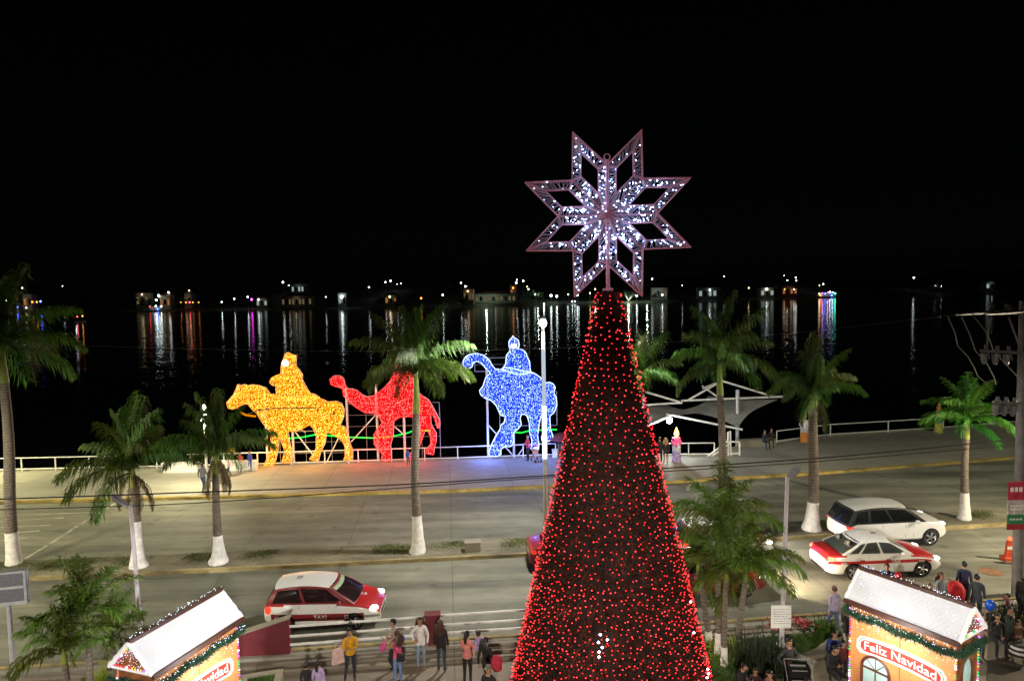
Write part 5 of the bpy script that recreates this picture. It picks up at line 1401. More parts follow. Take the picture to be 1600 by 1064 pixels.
ph('man in a blue jacket leaning behind the man in the black hoodie', 1304, 984, 1.66, -20, (.02, .05, .2), DJ, 'black', 'sit', sit=True)
ph('child in dark red squeezed between the seated men and the kiosk', 1318, 1000, 1.2, 10, (.14, .02, .02), DJ, 'black', 'stand')
TM = ph('dark haired man standing behind the black trolley', 1233, 996, 1.66, 15, (.03, .03, .035), DJ, 'black', 'hip')
ph('seated person in black with bare forearm under the palm clump', 1158, 1031, 1.62, 40, BLK, BLK, 'black', 'sitphone', 'short', sit=True)
ph('seated child in black by the dark bush at the bottom edge', 1180, 1042, 1.35, -10, (.03, .015, .015), BLK, 'black', 'sit', sit=True)
ph('person whose head shows at the bottom edge by the seat ledge', 1263, 1056, 1.6, 20, BLK, DJ, 'black', 'stand')
ph('person in black with a white hem at the left edge of the right kiosk', 1323, 948, 1.62, 60, BLK, (.4, .38, .36), 'black', 'stand', style='long')
ph('seated woman in dark maroon beside the black trolley', 1203, 1046, 1.62, -30, (.08, .012, .02), BLK, 'black', 'sitface', style='long', sit=True)
ph('person in dark green behind the two seated at the kiosk gable', 1578, 946, 1.6, 20, (.02, .035, .025), BLK, 'black', 'face', style='short')
def _balloon(m):
    m.ball((0, 0, 0), (.15, .15, .18), 12, 9); m.ball((0, 0, -.2), .025, 6, 4)
held('balloon', 'blue balloon floating near the person in the dark grey jacket', 'balloon', at_z(1547, 945, .9), _balloon, mat('blue_balloon', (.01, .08, .5), .25), smooth=True)
held('balloon', 'red balloon above the ridge of the right kiosk', 'balloon', at_z(1403, 899, 1.5), lambda m: (m.ball((0, 0, 0), (.11, .11, .13), 12, 9), m.ball((0, 0, -.14), .02, 6, 4)), mat('red_balloon', (.6, .02, .02), .25), smooth=True)
p = at_z(1492, 938, .55)
def _pram(m):
    m.ball((0, 0, .3), (.3, .34, .4), 14, 9); m.box((0, 0, -.05), (.45, .7, .3)); m.tube([(-.2, .3, .2), (-.2, .6, .5), (.2, .6, .5), (.2, .3, .2)], .02, 5, 1)
    for sx in (-.22, .22):
        for sy in (-.3, .3):
            m.tube([(sx, sy, -.1), (sx, sy, -.42)], .015, 5, 1); m.tube([(sx - .02, sy, -.44), (sx + .02, sy, -.44)], .1, 10, 1)
held('pram', 'red pram with rounded hood next to the woman in grey', 'pram', p, _pram, [cloth((.5, .015, .02)), M_dark])
p = at_z(1592, 1008, .5)
def _str(m):
    for k in range(5): m.lathe([(.3 - .01 * k, k * .07), (.31 - .02 * k, k * .07 + .066)], 14, mi=k % 2)
held('striped_bag', 'black and white striped bag on the ground at the right edge', 'bag', p - Vector((0, 0, .25)), _str, [cloth((.02, .02, .02)), cloth((.6, .6, .6))])
# trolley of shiny black cases
b = TM.location + Vector((-.02, -.62, 0)); t = thing('trolley', 'black trolley with stacked shiny cases and steel rails', 'trolley', b, R(-6))
m = MB()
for s in (-1, 1): m.tube([(s * .33, -.26, .05), (s * .33, -.24, 1.0), (s * .33, .1, 1.35)], .013, 6)
for z in (.12, .5, .88): m.tube([(-.33, -.26, z), (.33, -.26, z)], .012, 6)
m.tube([(-.33, .1, 1.35), (.33, .1, 1.35)], .012, 6); part('steel_rail', m, M_lamph, t, smooth=True)
M_gloss = mat('gloss_black', (.01, .01, .011), .15)
for k, z in enumerate((.12, .42, .72, 1.0)):
    m = MB(); m.box((0, 0, z + .12), (.58, .42, .24)); cs = part('case', m, M_gloss, t)
    m = MB(); m.box((0, -.213, z + .2), (.4, .012, .02)); m.box((0, -.02, z + .247), (.4, .05, .02)); part('case_handle', m, M_steel, cs)
for sx in (-.28, .28):
    m = MB(); m.tube([(sx - .03, -.2, .07), (sx + .03, -.2, .07)], .07, 10); part('wheel', m, M_tyre, t)
# far promenade people
FP = dict(z0=ZP, detail=False)
pf_('distant person in a grey jacket and jeans with a dark bag on the promenade', 318, 768, 1.68, 170, (.26, .27, .29), (.06, .1, .2), 'brown', 'walk', bulk=1.15, **FP)
pf_('distant dark figure hidden by the palm trunk left of the horse', 334, 755, 1.7, 90, (.03, .035, .02), (.03, .035, .02), 'black', 'stand', **FP)
pf_('distant child in pink walking towards the horse figure', 358, 745, 1.2, -60, (.5, .22, .28), (.03, .05, .09), 'black', 'walk', **FP)
pf_('distant child in a red top in front of the low wall', 376, 734, 1.1, 20, (.35, .03, .04), (.03, .03, .05), 'black', 'stand', **FP)
pf_('distant child in bright blue next to the horse hoof', 391, 735, 1.25, -20, (.03, .06, .42), (.03, .05, .3), 'black', 'stand', **FP)
pf_('distant person in yellow behind the family at the low wall', 362, 728, 1.6, 0, (.5, .36, .02), DJ, 'black', 'stand', **FP)
pf_('distant child in a blue jacket at the hooves of the red camel', 638, 728, 1.12, 175, (.02, .09, .4), (.04, .07, .14), 'black', 'stand', shoes=(.6, .55, .6), **FP)
pf_('distant man in a red shirt and dark jacket beside a pushchair', 825, 720, 1.72, -70, (.4, .03, .05), BLK, 'black', 'carry', **FP)
pf_('distant person with pale mask sitting behind the vendor boxes', 875, 712, 1.6, 0, BLK, (.2, .17, .12), 'black', 'stand', **FP)
pf_('distant person in black at the edge of the red lit tree', 1031, 724, 1.68, 175, BLK, BLK, 'black', 'stand', **FP)
pf_('distant woman with fair hair in a black dress beside the lit candle', 1040, 724, 1.66, 170, BLK, (.36, .19, .12), 'fair', 'stand', style='long', hem=.62, **FP)
pf_('distant seated person taking a picture on the bench', 1194, 701, 1.68, 15, (.02, .025, .035), (.02, .03, .07), 'black', 'sitface', **FP)
pf_('distant seated person in black at the right end of the bench', 1205, 698, 1.66, -20, BLK, DJ, 'brown', 'sit', **FP)
b = at_z(838, 721, ZP); t = thing('pushchair', 'distant pushchair with a pale seat in front of the elephant legs', 'pushchair', b, R(20))
m = MB(); m.box((0, 0, .42), (.36, .4, .1)); m.box((0, .2, .65), (.36, .08, .45)); m.ball((0, .1, .78), (.14, .13, .15), 8, 6); part('seat', m, cloth((.5, .42, .36)), t)
m = MB()
for s in (-1, 1): m.tube([(s * .2, -.3, .1), (s * .2, .3, .8), (s * .2, .45, 1.0)], .018, 5); m.tube([(s * .2, .35, .1), (s * .2, -.05, .5)], .018, 5)
m.tube([(-.2, .45, 1.0), (.2, .45, 1.0)], .018, 5); part('frame', m, cloth((.4, .05, .06)), t)
for sx in (-.2, .2):
    for sy in (-.3, .35): m = MB(); m.tube([(sx - .02, sy, .1), (sx + .02, sy, .1)], .1, 10); part('wheel', m, M_tyre, t)

# ------------------------------------------------------------------ lawns, ledges, plants
def lawn(label, corners, h=.28, blades=5000):
    P = [at_z(x, y, h) for x, y in corners]; q = random.Random(len(label))
    m = MB(); m.prism([p - Vector((0, 0, .02)) for p in P], (0, 0, -(h - .02))); struct('planter_soil', m, M_soil)
    m = MB()
    for i in range(len(P)):
        a, b_ = P[i], P[(i + 1) % len(P)]; c = (a + b_) / 2; m.box((c.x, c.y, h / 2 + .02), ((b_ - a).length + .2, .2, h + .04 - .002 * i), math.atan2(b_.y - a.y, b_.x - a.x))
    solo('planter_kerb', m, M_kerb, label, 'planter')
    xs = [p.x for p in P]; ys = [p.y for p in P]; pl = [(p.x, p.y) for p in P]; m = MB(); n = 0
    while n < blades:
        x, y = q.uniform(min(xs), max(xs)), q.uniform(min(ys), max(ys))
        if not inpoly(x, y, pl): continue
        a = q.uniform(0, 6.28); hh_ = q.uniform(.0, .04); w = .02
        m.add([(x - w * math.cos(a), y - w * math.sin(a), h - .03), (x + w * math.cos(a), y + w * math.sin(a), h - .03), (x + q.uniform(-.05, .05), y + q.uniform(-.05, .05), h + hh_)], [(0, 1, 2)]); n += 1
    link('grass', m.mesh('grass', M_grass), kind='stuff')
lawn('concrete kerb round the small lawn with poinsettias at the right', [(1092, 1003), (1285, 984), (1312, 990), (1262, 1030), (1225, 1064), (1110, 1078)], blades=16000)
lawn('white edged planter with grass right of the left gingerbread kiosk', [(382, 1058), (437, 1049), (430, 1080), (375, 1090)], blades=3000)
# ragged turf on the median
q = random.Random(77); m = MB()
for k in range(60000):
    x = q.uniform(-24, 26); s = math.sin(x * .9) + math.sin(x * 2.3 + 1) + .8 * math.sin(x * .37 + 2)
    if s < q.uniform(-.6, 1.6): continue
    y = mk(x) + 1.35 + q.gauss(0, .3) + .15 * math.sin(x * 1.7)
    if y < mk(x) + .25 or y > mk(x) + 1.9: continue
    w = .02; a = q.uniform(0, 3.1); m.add([(x - w * math.cos(a), y - w * math.sin(a), ZP - .01), (x + w * math.cos(a), y + w * math.sin(a), ZP - .01), (x + q.uniform(-.06, .06), y + q.uniform(-.06, .06), ZP + q.uniform(.015, .05))], [(0, 1, 2)])
link('turf', m.mesh('turf', M_grassd), kind='stuff')
P = [at_z(x, y, .02) for x, y in ((1545, 985), (1640, 975), (1700, 1075), (1540, 1085))]
m = MB(); m.add([(p.x, p.y, .012) for p in P], [(3, 2, 1, 0)]); struct('soil_bed', m, M_soil)
def tuft(name, label, cat, c, n, ln, m_, spread=.6, seed=1, wd=.012):
    q = random.Random(seed); m = MB()
    for k in range(n):
        a = q.uniform(0, 6.28); e = q.uniform(.3, 1.5); l = ln * q.uniform(.6, 1.15); p = Vector((q.gauss(0, .25) * spread, q.gauss(0, .25) * spread, 0))
        d = Vector((math.cos(a) * math.cos(e), math.sin(a) * math.cos(e), math.sin(e))); w = Vector((-math.sin(a), math.cos(a), 0)) * wd
        mid = p + d * l * .6; tip = mid + (d + Vector((0, 0, -.5))).normalized() * l * .45
        m.add([p - w, p + w, mid + w * .8, mid - w * .8, tip], [(0, 1, 2, 3), (3, 2, 4)])
    return solo(name, m, m_, label, cat, c)
M_darkg = mat('dark_bush_leaf', (.02, .035, .014), .7, var=.5, scale=2, trans=.1); M_yel = mat('yellow_green_leaf', (.2, .26, .02), .6, var=.4, scale=3, trans=.25)
tuft('bush', 'big dark grassy bush behind the seated people under the palm clump', 'bush', at_z(1190, 1040, .25), 1500, .85, M_darkg, 1.5, 2)
tuft('hedge', 'yellow green low hedge between the white painted palm stems', 'hedge', at_z(1142, 1020, .25), 700, .35, M_yel, 1.2, 3, .02)
tuft('grass_clump', 'spiky grass clump at the corner of the right kiosk', 'plant', at_z(1288, 990, .28), 300, .6, M_frond, .6, 4)
tuft('grass_clump', 'spiky dark clump between the seated women and the utility pole', 'plant', at_z(1582, 975, .1), 500, .8, M_darkg, 1.0, 5)
tuft('grass_clump', 'bright yellow frond clump at the bottom left by the kiosk', 'plant', at_z(165, 1085, .1), 260, .9, M_yel, .6, 6, .02)
M_poin = mat('poinsettia_red', (.4, .03, .03), .6, var=.3)
for px, py, lab in ((1254, 992, 'red poinsettia plant on the small lawn right of the notice pole'), (1214, 994, 'red poinsettia half hidden behind the notice pole')):
    b = at_z(px, py, .28); t = thing('poinsettia', lab, 'plant', b); q = random.Random(px)
    for nm, mm, n, zr, sz in (('leaves', M_darkg, 60, (.1, .4), .12), ('red_bracts', M_poin, 70, (.34, .52), .1)):
        m = MB()
        for k in range(n):
            c = Vector((q.gauss(0, .15), q.gauss(0, .15), q.uniform(*zr))); d = Vector((q.gauss(0, 1), q.gauss(0, 1), q.uniform(-.3, .6))).normalized(); w = d.orthogonal().normalized() * sz * .35
            m.add([c, c + d * sz * .5 + w, c + d * sz, c + d * sz * .5 - w], [(0, 1, 2, 3)])
        part(nm, m, mm, t)
block('seat_ledge', 'pale concrete seat ledge under the man in the black hoodie', 'bench', (1262, 1062), (1330, 1034), .45, .5, z=0, m=M_kerb)

# ------------------------------------------------------------------ traffic barriers, utility pole, cables
M_or = mat('orange_barrier', (.5, .06, .015), .6, var=.3)
E_ref = emis('barrier_lamp', (1, .25, .1), 1.5)
for px, py, lab in ((1577, 874, 'orange street barrier with a lit top left of the utility pole'), (1603, 882, 'orange street barrier partly hidden by the utility pole')):
    b = at_z(px, py, ZR); t = thing('street_barrier', lab, 'barrier', b)
    m = MB(); m.box((0, 0, .06), (.55, .4, .12)); m.box((0, 0, .45), (.36, .12, .68), taper=.7); part('barrier_body', m, M_or, t)
    m = MB(); m.box((0, -.063, .5), (.27, .006, .13)); part('reflector', m, M_white, t)
    m = MB(); m.ball((0, 0, .87), (.08, .08, .1), 10, 7); part('lamp_top', m, E_ref, t, smooth=True)
UY = 24.2
ub = at_z(1590, 930, ZR); UY = ub.y; ut = at_y(1599, 470, UY)
t = thing('utility_pole', 'concrete utility pole with cross arms and insulators at the right edge', 'utility pole', ub)
M_conc = mat('pole_concrete', (.13, .122, .12), .85, var=.25, scale=3); M_ins = mat('insulator_grey', (.12, .115, .12), .4)
v = ut - ub; m = MB(); m.tube([v * k / 6 for k in range(7)], [.2 - .012 * k for k in range(7)], 10); part('pole', m, M_conc, t, smooth=True)
for k, (y_, x0, x1) in enumerate(((492, 1546, 1665), (549, 1532, 1650), (629, 1552, 1640))):
    a, b_ = at_y(x0, y_ - (1 if k else 3), UY - .25) - ub, at_y(x1, y_ + (4 if k else 2), UY - .25) - ub
    m = MB(); m.tube([a, b_], .055, 6); arm = part('cross_arm', m, M_conc, t)
    for j, u in enumerate((.02, .24, .45, .68, .92) if k == 0 else (.05, .2, .35, .6, .8)):
        p = a.lerp(b_, u); m = MB()
        if k == 0: m.lathe([(.03, 0), (.1, .04), (.05, .09), (.11, .13), (.05, .18), (.12, .22), (.07, .3)], 10, p + Vector((0, 0, .05)))
        else:
            m.lathe([(.03, 0), (.12, -.05), (.1, -.3), (.05, -.42)], 8, p - Vector((0, 0, .04))); m.box(p + Vector((.02, -.05, .1)), (.1, .06, .2)); m.tube([p + Vector((.1, 0, .15)), p + Vector((.16, -.05, -.3))], .02, 5)
        part('insulator', m, M_ins, arm, smooth=True)
for (p0, p1) in (((1547, 496), (1541, 549)), ((1576, 496), (1605, 575))):
    m = MB(); m.tube([at_y(*p0, UY - .3) - ub, at_y(*p1, UY - .3) - ub], .03, 5); part('brace', m, M_conc, t)
for k, (x0, y0) in enumerate(((1494, 492), (1520, 490), (1540, 491))):
    a = at_y(x0, y0, UY - 1.4) - ub; b_ = at_y(1548 + k * 26, 487, UY - .25) - ub
    m = MB(); m.tube([a, a.lerp(b_, .5), b_], [.035, .06, .05], 6); part('strain_insulator', m, M_ins, t)
c = at_y(1588, 790, UY - .28); bt = thing('banner', 'red, white and green festival banner hanging on the utility pole', 'banner', c)
bw, bh = .62, 1.72
for nm, z0, z1, mm in (('red_field', .12, .5, mat('banner_red', (.4, .02, .05), .7, var=.5, scale=4)), ('white_field', -.18, .12, mat('banner_white', (.5, .42, .42), .7, var=.4, scale=6)), ('green_field', -.38, -.18, mat('banner_green', (.03, .22, .08), .7, var=.3)), ('red_border', -.5, -.38, mat('banner_red2', (.35, .02, .03), .7))):
    m = MB(); m.box((0, 0, (z0 + z1) / 2 * bh), (bw, .02, (z1 - z0) * bh - .004)); part(nm, m, mm, bt)
q = random.Random(3); m = MB()
for row, n in ((.34, 3), (.0, 5), (-.07, 6), (-.28, 4)):
    for k in range(n): m.box((-bw * .36 + bw * .75 * k / n + .04, -.013, row * bh), (bw * .75 / n * .7, .006, .06 if row < .1 else .16))
part('print', m, M_white, bt, kind='stuff')
M_cab = mat('black_cable', (.015, .015, .015), .6); M_cabg = mat('grey_cable', (.1, .1, .1), .6)
def cable(label, pts, Y0, slope, r, mm):
    P = []
    for x, y in pts:
        yy = Y0
        for _ in range(6): yy = Y0 + slope * at_y(x, y, yy).x
        P.append(at_y(x, y, yy))
    a, b_ = P[0], P[-1]; P = [a + (a - P[1]) * 1.0] + P + [b_ + (b_ - P[-2]) * 1.2]
    base = P[1].copy(); Q = []
    for i in range(len(P) - 1):
        for k in range(5):
            t_ = k / 5; p0, p1, p2, p3 = P[max(i - 1, 0)], P[i], P[i + 1], P[min(i + 2, len(P) - 1)]
            Q.append(.5 * (2 * p1 + (p2 - p0) * t_ + (2 * p0 - 5 * p1 + 4 * p2 - p3) * t_ ** 2 + (3 * p1 - p0 - 3 * p2 + p3) * t_ ** 3) - base)
    m = MB(); m.tube(Q, r, 5); return solo('overhead_cable', m, mm, label, 'cable', base, group='overhead cables')
cable('upper black cable crossing in front of the promenade', [(0, 779.5), (300, 769), (620, 757), (850, 743), (1060, 730), (1300, 714), (1590, 686)], 22.6, .1, .022, M_cab)
cable('lower black cable crossing in front of the promenade', [(0, 796), (300, 786), (620, 762.5), (850, 746), (1060, 735), (1300, 719), (1590, 695)], 22.9, .1, .017, M_cab)
cable('faint grey cable crossing high over the water', [(0, 535), (300, 545), (620, 549), (860, 544), (1000, 537), (1210, 523), (1494, 492)], 22.0, .06, .0065, M_cabg)
for k, pts in enumerate((((1481, 495), (1490, 520), (1498, 540), (1512, 558), (1520, 573), (1530, 588), (1541, 600)), ((1502, 495), (1512, 520), (1526, 548), (1540, 566), (1552, 590), (1558, 600)), ((1521, 494), (1540, 520), (1553, 545), (1565, 563), (1585, 585), (1600, 600)))):
    P = [at_y(x, y, UY - 1.2) for x, y in pts]; b = P[0]; m = MB()
    m.tube([p - b + Vector((.05 * math.sin(i * 2.2), 0, 0)) for i, p in enumerate(P)], .018, 5)
    solo('drop_cable', m, M_cabg, ('wavy grey drop cable farthest left of the utility pole', 'wavy grey drop cable between the other two beside the pole', 'wavy grey drop cable nearest the utility pole')[k], 'cable', b)

# ------------------------------------------------------------------ the far shore
M_fw = [mat('far_wall_cream', (.5, .42, .3), .8), mat('far_wall_grey', (.35, .36, .36), .8), mat('far_wall_green', (.24, .3, .24), .8), mat('far_wall_rust', (.35, .17, .1), .8)]
M_roof = mat('far_roof', (.12, .06, .045), .8)
EW = {'w': emis('far_white_light', (.85, 1, .95), 17), 'y': emis('far_warm_light', (1, .75, .36), 12), 'o': emis('far_orange_light', (1, .3, .05), 7), 'm': emis('far_magenta_light', (.9, .05, .8), 13), 'b': emis('far_blue_light', (.06, .15, 1), 16), 'r': emis('far_red_light', (1, .06, .1), 14), 'g': emis('far_green_light', (.05, .9, .5), 14)}
EWIN = {'w': emis('far_white_window', (.8, 1, .95), .35), 'y': emis('far_warm_window', (1, .72, .36), .12), 'o': emis('far_orange_window', (1, .4, .12), .3)}
def shore_at(px, dy):
    x = 0
    for _ in range(12): x = at_y(px, 465, shy(x) + dy).x
    return x, shy(x) + dy
ZONES = [(75, 'at the left end of the far shore'), (210, 'left of the moored white boat'), (275, 'by the moored white double deck boat'), (320, 'in the string right of the white boat'), (425, 'on the shore above the golden king'), (500, 'around the long colonnade'), (560, 'right of the long colonnade'), (640, 'above the palm in front of the camel'), (710, 'between that palm and the columned house'), (780, 'at the columned house'), (850, 'on the hill left of the big star'), (945, 'behind the lower left star point'), (1050, 'behind the lower right star point'), (1140, 'by the white lit villa'), (1215, 'near the house with two bright windows'), (1300, 'around the colourful ferry'), (1500, 'on the dark shore right of the ferry'), (1700, 'near the right edge of the shore')]
ORD = ['first', 'second', 'third', 'fourth', 'fifth', 'sixth', 'seventh', 'eighth', 'ninth', 'tenth', 'eleventh', 'twelfth']
zcount = {}
def far_lamp(px, py, col, r, label, dy=14, group='small lamps along the far shore'):
    x, y = shore_at(px, dy); z = at_y(px, py, y).z; zg = shore_z(x, dy)
    if z < zg + 1: zg = z - 1.5
    t = thing('shore_lamp', label, 'lamp', (x, y, zg), 0, group)
    m = MB(); m.lathe([(.12, 0), (.07, z - zg - r)], 6); part('pole', m, M_steel, t)
    m = MB(); m.ball((0, 0, z - zg), r, 8, 6); part('lamp_globe', m, EW[col], t)
    return t
for px, py, col, r, dy in sorted([(36, 450, 'w', .5, 20), (99, 447, 'w', .3, 40), (9, 470, 'w', .45, 10), (222, 460, 'y', .5, 12), (248, 462, 'w', .9, 8), (244, 469, 'w', .8, 8), (264, 457, 'w', .7, 12), (296, 454, 'y', .5, 20),
                          (63, 471, 'b', .8, 6), (3, 480, 'r', .6, 3), (10, 480, 'y', .5, 3), (26, 480, 'b', .6, 3), (40, 481, 'y', .5, 3), (50, 472, 'o', .7, 6), (57, 472, 'o', .7, 6),
                          (282, 472.5, 'o', .45, 5), (290, 472.5, 'o', .45, 5), (296, 472.5, 'r', .6, 5), (301, 472.5, 'o', .45, 5), (310, 472.5, 'o', .45, 5),
                          (346, 472, 'w', .5, 5), (366, 467, 'w', .55, 8), (387, 464, 'w', .6, 10), (393, 468, 'm', .9, 6), (404, 468, 'w', 1.0, 7), (443, 441, 'w', .8, 90), (452, 446, 'w', .4, 90),
                          (509, 464, 'w', .35, 8), (534, 464, 'w', 1.0, 7), (577, 449, 'w', .6, 60), (603, 441, 'w', .55, 100), (611, 439, 'w', .65, 100), (627, 443, 'w', .4, 100), (621, 444, 'w', .3, 100), (609, 464, 'y', .7, 8),
                          (658, 466, 'o', .7, 8), (692, 461, 'w', .6, 10), (721, 442, 'w', .5, 60), (728, 448, 'w', .9, 30), (731, 455, 'y', .4, 14), (737, 455, 'y', .4, 14), (807, 442, 'w', .7, 80), (808, 437.5, 'w', .4, 100), (818, 439, 'w', .65, 90),
                          (802, 450, 'o', .7, 14), (824, 448, 'y', .4, 40), (826, 452, 'w', .4, 30), (832, 456, 'w', .4, 20), (836, 460, 'w', .5, 12), (861, 462, 'w', 1.0, 6), (870, 463, 'w', .85, 6), (902, 461, 'w', .8, 5), (888, 460, 'w', .4, 8),
                          (930, 452, 'y', .6, 25), (922, 458, 'y', .5, 8), (1019, 436, 'w', .6, 60), (1026, 449, 'w', .5, 20), (995, 462, 'w', .75, 6), (1035, 461, 'w', .6, 6), (1102, 451, 'w', .5, 20), (1109, 453, 'w', .6, 14), (1131, 432, 'w', .4, 100), (1066, 446, 'w', .3, 60),
                          (1170, 450, 'y', .5, 20), (1198, 452, 'w', .7, 12), (1225, 431, 'w', .4, 90), (1230, 438, 'w', .5, 70), (1243, 434, 'w', .6, 80), (1244, 438.5, 'w', .5, 70), (1240, 452, 'w', .7, 10), (1226, 452, 'o', .5, 10),
                          (1286, 444, 'w', .6, 40), (1280, 446, 'y', .4, 40), (1427, 434, 'w', .75, 50), (1461, 447, 'w', .5, 10), (1470, 447, 'w', .4, 10), (1547, 442, 'w', .7, 20), (1550, 442, 'm', .5, 20)]):
    zn = next(z for x_, z in ZONES if px < x_); key = (zn, col); zcount[key] = zcount.get(key, 0) + 1
    far_lamp(px, py, col, r, '%s tiny %s lamp from the left %s' % (ORD[zcount[key] - 1], {'w': 'white', 'y': 'warm yellow', 'o': 'orange', 'm': 'magenta', 'b': 'blue', 'r': 'red'}[col], zn), dy)
def house(label, x0, x1, ytop, ybot, wall, wins, lit, dy=12, roof='hip', depth=9):
    xc, Y = shore_at((x0 + x1) / 2, dy); a, b_ = at_y(x0, ybot, Y), at_y(x1, ybot, Y); zt = at_y(x0, ytop, Y).z
    zb = min(a.z, shore_z(xc, dy)); w = (b_ - a).length; h = zt - zb
    t = thing('shore_house', label, 'house', ((a.x + b_.x) / 2, Y, zb))
    m = MB(); m.box((0, depth / 2, h / 2), (w, depth, h)); part('wall', m, M_fw[wall], t)
    m = MB(); e = .8
    vs = [(-w / 2 - e, -e, h), (w / 2 + e, -e, h), (w / 2 + e, depth + e, h), (-w / 2 - e, depth + e, h), (-w / 4, depth / 2, h + 2.2), (w / 4, depth / 2, h + 2.2)]
    m.add(vs, [(0, 1, 5, 4), (1, 2, 5), (2, 3, 4, 5), (3, 0, 4), (3, 2, 1, 0)]); part('roof', m, M_roof, t)
    for i in range(wins):
        x = -w / 2 + w * (i + .5) / wins; ww = w / wins * .55
        m = MB(); m.box((x, -.06, h * .52), (ww, .12, h * .42)); wd_ = part('window', m, EWIN[lit] if i % 3 != 1 else M_glass, t)
        m = MB(); m.box((x, -.15, h * .52 - h * .22), (ww + .2, .1, .12)); part('sill', m, M_white, wd_)
    if lit: lamp('POINT', 'porch_light', Vector((xc, Y - 3, zb + h * .8)), 45, (1, .85, .6) if lit != 'w' else (.85, 1, .95), .4)
    return t
house('far pale house with a lit wall left of the white boat', 212, 232, 458, 470, 0, 3, 'y')
house('far two storey house with an orange lit front above the white boat', 250, 266, 462, 475, 0, 3, 'o', 10)
house('far small grey house right of the white boat', 288, 299, 459, 470, 1, 2, 'y', 16)
house('far house with coloured lights at the left edge of the shore', 36, 50, 460, 478, 1, 2, 'o', 8)
house('far shop with a white lit sign left of the long colonnade', 400, 418, 466, 474, 0, 3, 'w', 7)
house('far long colonnaded house with dim warm bays', 440, 487, 463, 473, 0, 9, 'y', 10)
house('far hillside house with a row of bright windows above the colonnade', 455, 480, 444, 451, 1, 5, 'w', 90)
house('far white lit house front right of the colonnade', 528, 541, 458, 471, 1, 2, 'w', 8)
house('far house with an orange lit door left of the tall palm crown', 601, 620, 461, 471, 2, 3, 'o', 8)
house('far columned house with a row of amber lamps', 724, 740, 452, 467, 0, 4, 'y', 14)
house('far long low greenish wall house beside the columned house', 742, 806, 460, 466, 2, 10, 'y', 14, depth=5)
house('far rust coloured house below two bright hill lamps', 797, 807, 446, 460, 3, 2, 'o', 20)
house('far grey house right of the star point with small windows', 1020, 1043, 450, 461, 1, 4, 'y', 16)
house('far white lit villa behind the tall palm on the right', 1091, 1128, 450, 458, 1, 5, 'w', 14)
house('far house with two bright windows right of the tall palm', 1188, 1210, 450, 457, 0, 3, 'w', 12)
house('far house with an orange lit front left of the colourful ferry', 1222, 1246, 447, 458, 3, 4, 'o', 12)
house('far small house with white and green lights near the right edge', 1540, 1554, 440, 449, 1, 2, 'w', 16)
# boats
def boat(label, px, py, L_, kind, lights, dy=-6, canopy=None):
    P = at_z(px, py, -1.9); x, Y = (P.x, P.y) if dy is None else shore_at(px, dy)
    t = thing('boat', label, 'boat', (x, Y, -2), R(6))
    m = MB(); vs = []; n = 9; k = L_ / 9
    for i in range(n):
        u = i / (n - 1); xx = (u - .5) * L_; w = L_ * .14 * (math.sin(PI * min(1, .25 + u * .75)) ** .6) * (1 if u < .95 else .3); hh_ = L_ * .07 * (1 + .8 * (u - .4) ** 2)
        vs += [(xx, -w, hh_), (xx, -w * .7, -.2), (xx, w * .7, -.2), (xx, w, hh_)]
    m.add(vs, [(4 * i + j, 4 * i + 4 + j, 4 * i + 5 + j, 4 * i + 1 + j) for i in range(n - 1) for j in range(3)] + [(4 * i + 3, 4 * i + 7, 4 * i + 4, 4 * i) for i in range(n - 1)] + [(3, 2, 1, 0), (32, 33, 34, 35)])
    part('hull', m, M_white, t, fixn=True)
    if kind == 'ferry':
        for f in range(2):
            m = MB(); m.box((-L_ * .04, 0, L_ * (.1 + .11 * f)), (L_ * (.72 - .14 * f), L_ * .2, L_ * .09)); cb = part('cabin', m, M_fw[1], t)
            for i in range(6):
                m = MB(); m.box((-L_ * .3 + L_ * (.52 - .1 * f) * i / 5, -L_ * .101, L_ * (.105 + .11 * f)), (L_ * .06, .05, L_ * .045)); part('window', m, EWIN['w' if i % 2 else 'y'], cb)
    else:
        for s in (-.3, .3): m = MB(); m.tube([(L_ * s, 0, .2), (L_ * s, 0, L_ * .22)], .06, 5); part('post', m, M_steel, t)
        m = MB(); m.prism([(-L_ * .36, -L_ * .13, L_ * .2), (-L_ * .36, 0, L_ * .25), (-L_ * .36, L_ * .13, L_ * .2)], (L_ * .72, 0, 0)); part('canopy', m, canopy or mat('blue_canopy', (.03, .09, .3), .7), t, fixn=True)
    for (u, zz, c, r) in lights:
        m = MB(); m.ball((u * L_, -L_ * .12, zz * L_), r, 7, 5); part('boat_light', m, EW[c], t)
    lamp('POINT', 'boat_lamp', (x, Y - 4, 3), 90, (.85, .95, 1), .4)
    return t
boat('far white double deck boat moored under the lit house', 244, 485, 15, 'ferry', [(-.35, .28, 'r', .4), (0, .3, 'w', .6), (.3, .28, 'w', .6), (.1, .12, 'b', .5)])
boat('far party ferry with violet, white and green lights', 1290, 462, 20, 'ferry', [(-.4, .2, 'y', .6), (-.25, .22, 'm', .6), (-.1, .2, 'b', .6), (.05, .26, 'm', .5), (.15, .28, 'w', .65), (.3, .26, 'w', .6), (.42, .2, 'g', .8), (-.33, .12, 'o', .6), (.25, .12, 'b', .7)])
boat('far boat with a blue canopy left of the star pole', 886, 472, 11, 'open', [(.4, .2, 'w', .35)])
boat('far boat with a blue canopy closest to the star pole', 904, 471, 9, 'open', [(-.4, .25, 'w', .35)])
boat('small dark boat with red and orange lights out on the water', 126, 503, 6, 'open', [(-.2, .5, 'r', .3), (.25, .55, 'o', .35)], dy=None, canopy=M_dark)
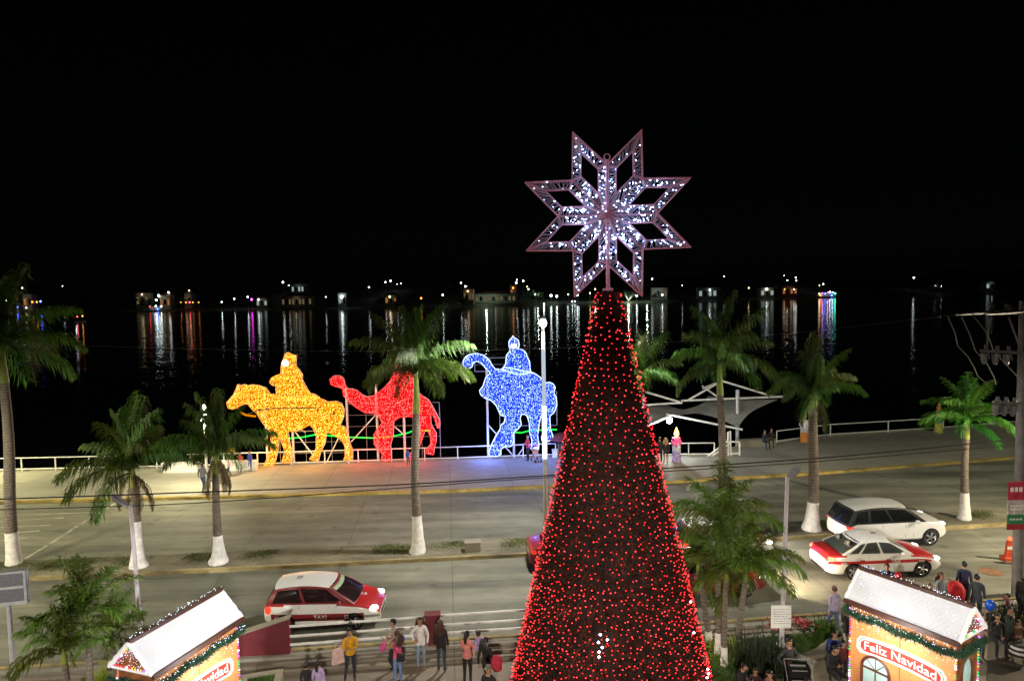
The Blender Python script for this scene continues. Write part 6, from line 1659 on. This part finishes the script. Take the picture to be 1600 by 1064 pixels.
for px, py, col in ((842, 474.5, 'o'), (850, 477, 'w')):
    P = at_z(px, py, -1.6); t = thing('buoy_light', {'o': 'amber light floating on the water left of the lamp post', 'w': 'white light floating on the water above the lamp post'}[col], 'buoy', (P.x, P.y, -2))
    m = MB(); m.lathe([(.5, 0), (.6, .3), (.2, .5), (.1, 1.0)], 8); part('float', m, M_white, t)
    m = MB(); m.ball((0, 0, 1.3), .55, 8, 6); part('lamp_globe', m, EW[col], t)
# shore trees
TREES = []
for k in range(4):
    q = random.Random(200 + k); m = MB()
    for c_ in range(16):
        c = Vector((q.gauss(0, 2.6), q.gauss(0, 2.6), 5.5 + q.gauss(0, 1.6))); rr = q.uniform(1.0, 1.9)
        for j in range(60):
            d = Vector((q.gauss(0, 1), q.gauss(0, 1), q.gauss(0, 1))).normalized(); p = c + d * rr * q.uniform(.6, 1.05); w = d.orthogonal().normalized() * q.uniform(.25, .45); u = w.cross(d)
            m.add([p - w, p + u, p + w, p - u], [(0, 1, 2, 3)])
    tr = MB(); tr.tube([(0, 0, -.5), (.1, 0, 2), (.2, .1, 4.5)], [.35, .26, .16], 7)
    for j in range(5):
        a = q.uniform(0, 6.28); tr.tube([(.15, 0, 2.6 + .3 * j), (1.6 * math.cos(a), 1.6 * math.sin(a), 5 + .3 * j)], [.14, .05], 5)
    TREES.append((m.mesh('crown', M_leafd), tr.mesh('trunk', M_bark)))
q = random.Random(31)
for i in range(52):
    px = 8 + i * 31 + q.uniform(-10, 10); dy = q.choice((10, 22, 34, 60)); x, y = shore_at(px, dy)
    t = thing('shore_tree', 'dark round tree among the lamps of the far shore', 'tree', (x, y, shore_z(x, dy)), q.uniform(0, 6), 'trees along the far shore')
    cr, tr = TREES[i % 4]; s = q.uniform(.6, 1.25)
    c_ = link('crown', cr, t); c_.scale = (s, s, s); c_ = link('trunk', tr, t); c_.scale = (s, s, s)
x, y = shore_at(982, 9)
t = thing('shore_tree', 'pale floodlit tree on the far shore under the star', 'tree', (x, y, shore_z(x, 9)))
m = MB(); q = random.Random(5)
for j in range(12):
    a = q.uniform(0, 6.28); l = q.uniform(3, 6); m.tube([(0, 0, .5), (l * .4 * math.cos(a), l * .4 * math.sin(a), 2.8), (l * math.cos(a), l * math.sin(a), q.uniform(5, 8))], [.35, .2, .08], 5)
part('trunk', m, M_limewash, t)
m = MB()
for j in range(700):
    p = Vector((q.gauss(0, 3), q.gauss(0, 3), 7 + q.gauss(0, 1.4))); w = Vector((q.gauss(0, 1), q.gauss(0, 1), q.gauss(0, 1))).normalized() * .35; u = w.orthogonal().normalized() * .3
    m.add([p - w, p + u, p + w, p - u], [(0, 1, 2, 3)])
part('crown', m, M_leafd, t)
lamp('POINT', 'tree_floodlight', (x - 1, y - 6, 1.5), 2600, (.85, 1, .8), .4)
for k, px in enumerate((760, 840, 930, 1010)):
    x, y = shore_at(px, 10); lamp('POINT', 'shore_floodlight', (x, y - 3, 7), 1800, (.85, 1, .8), .5)
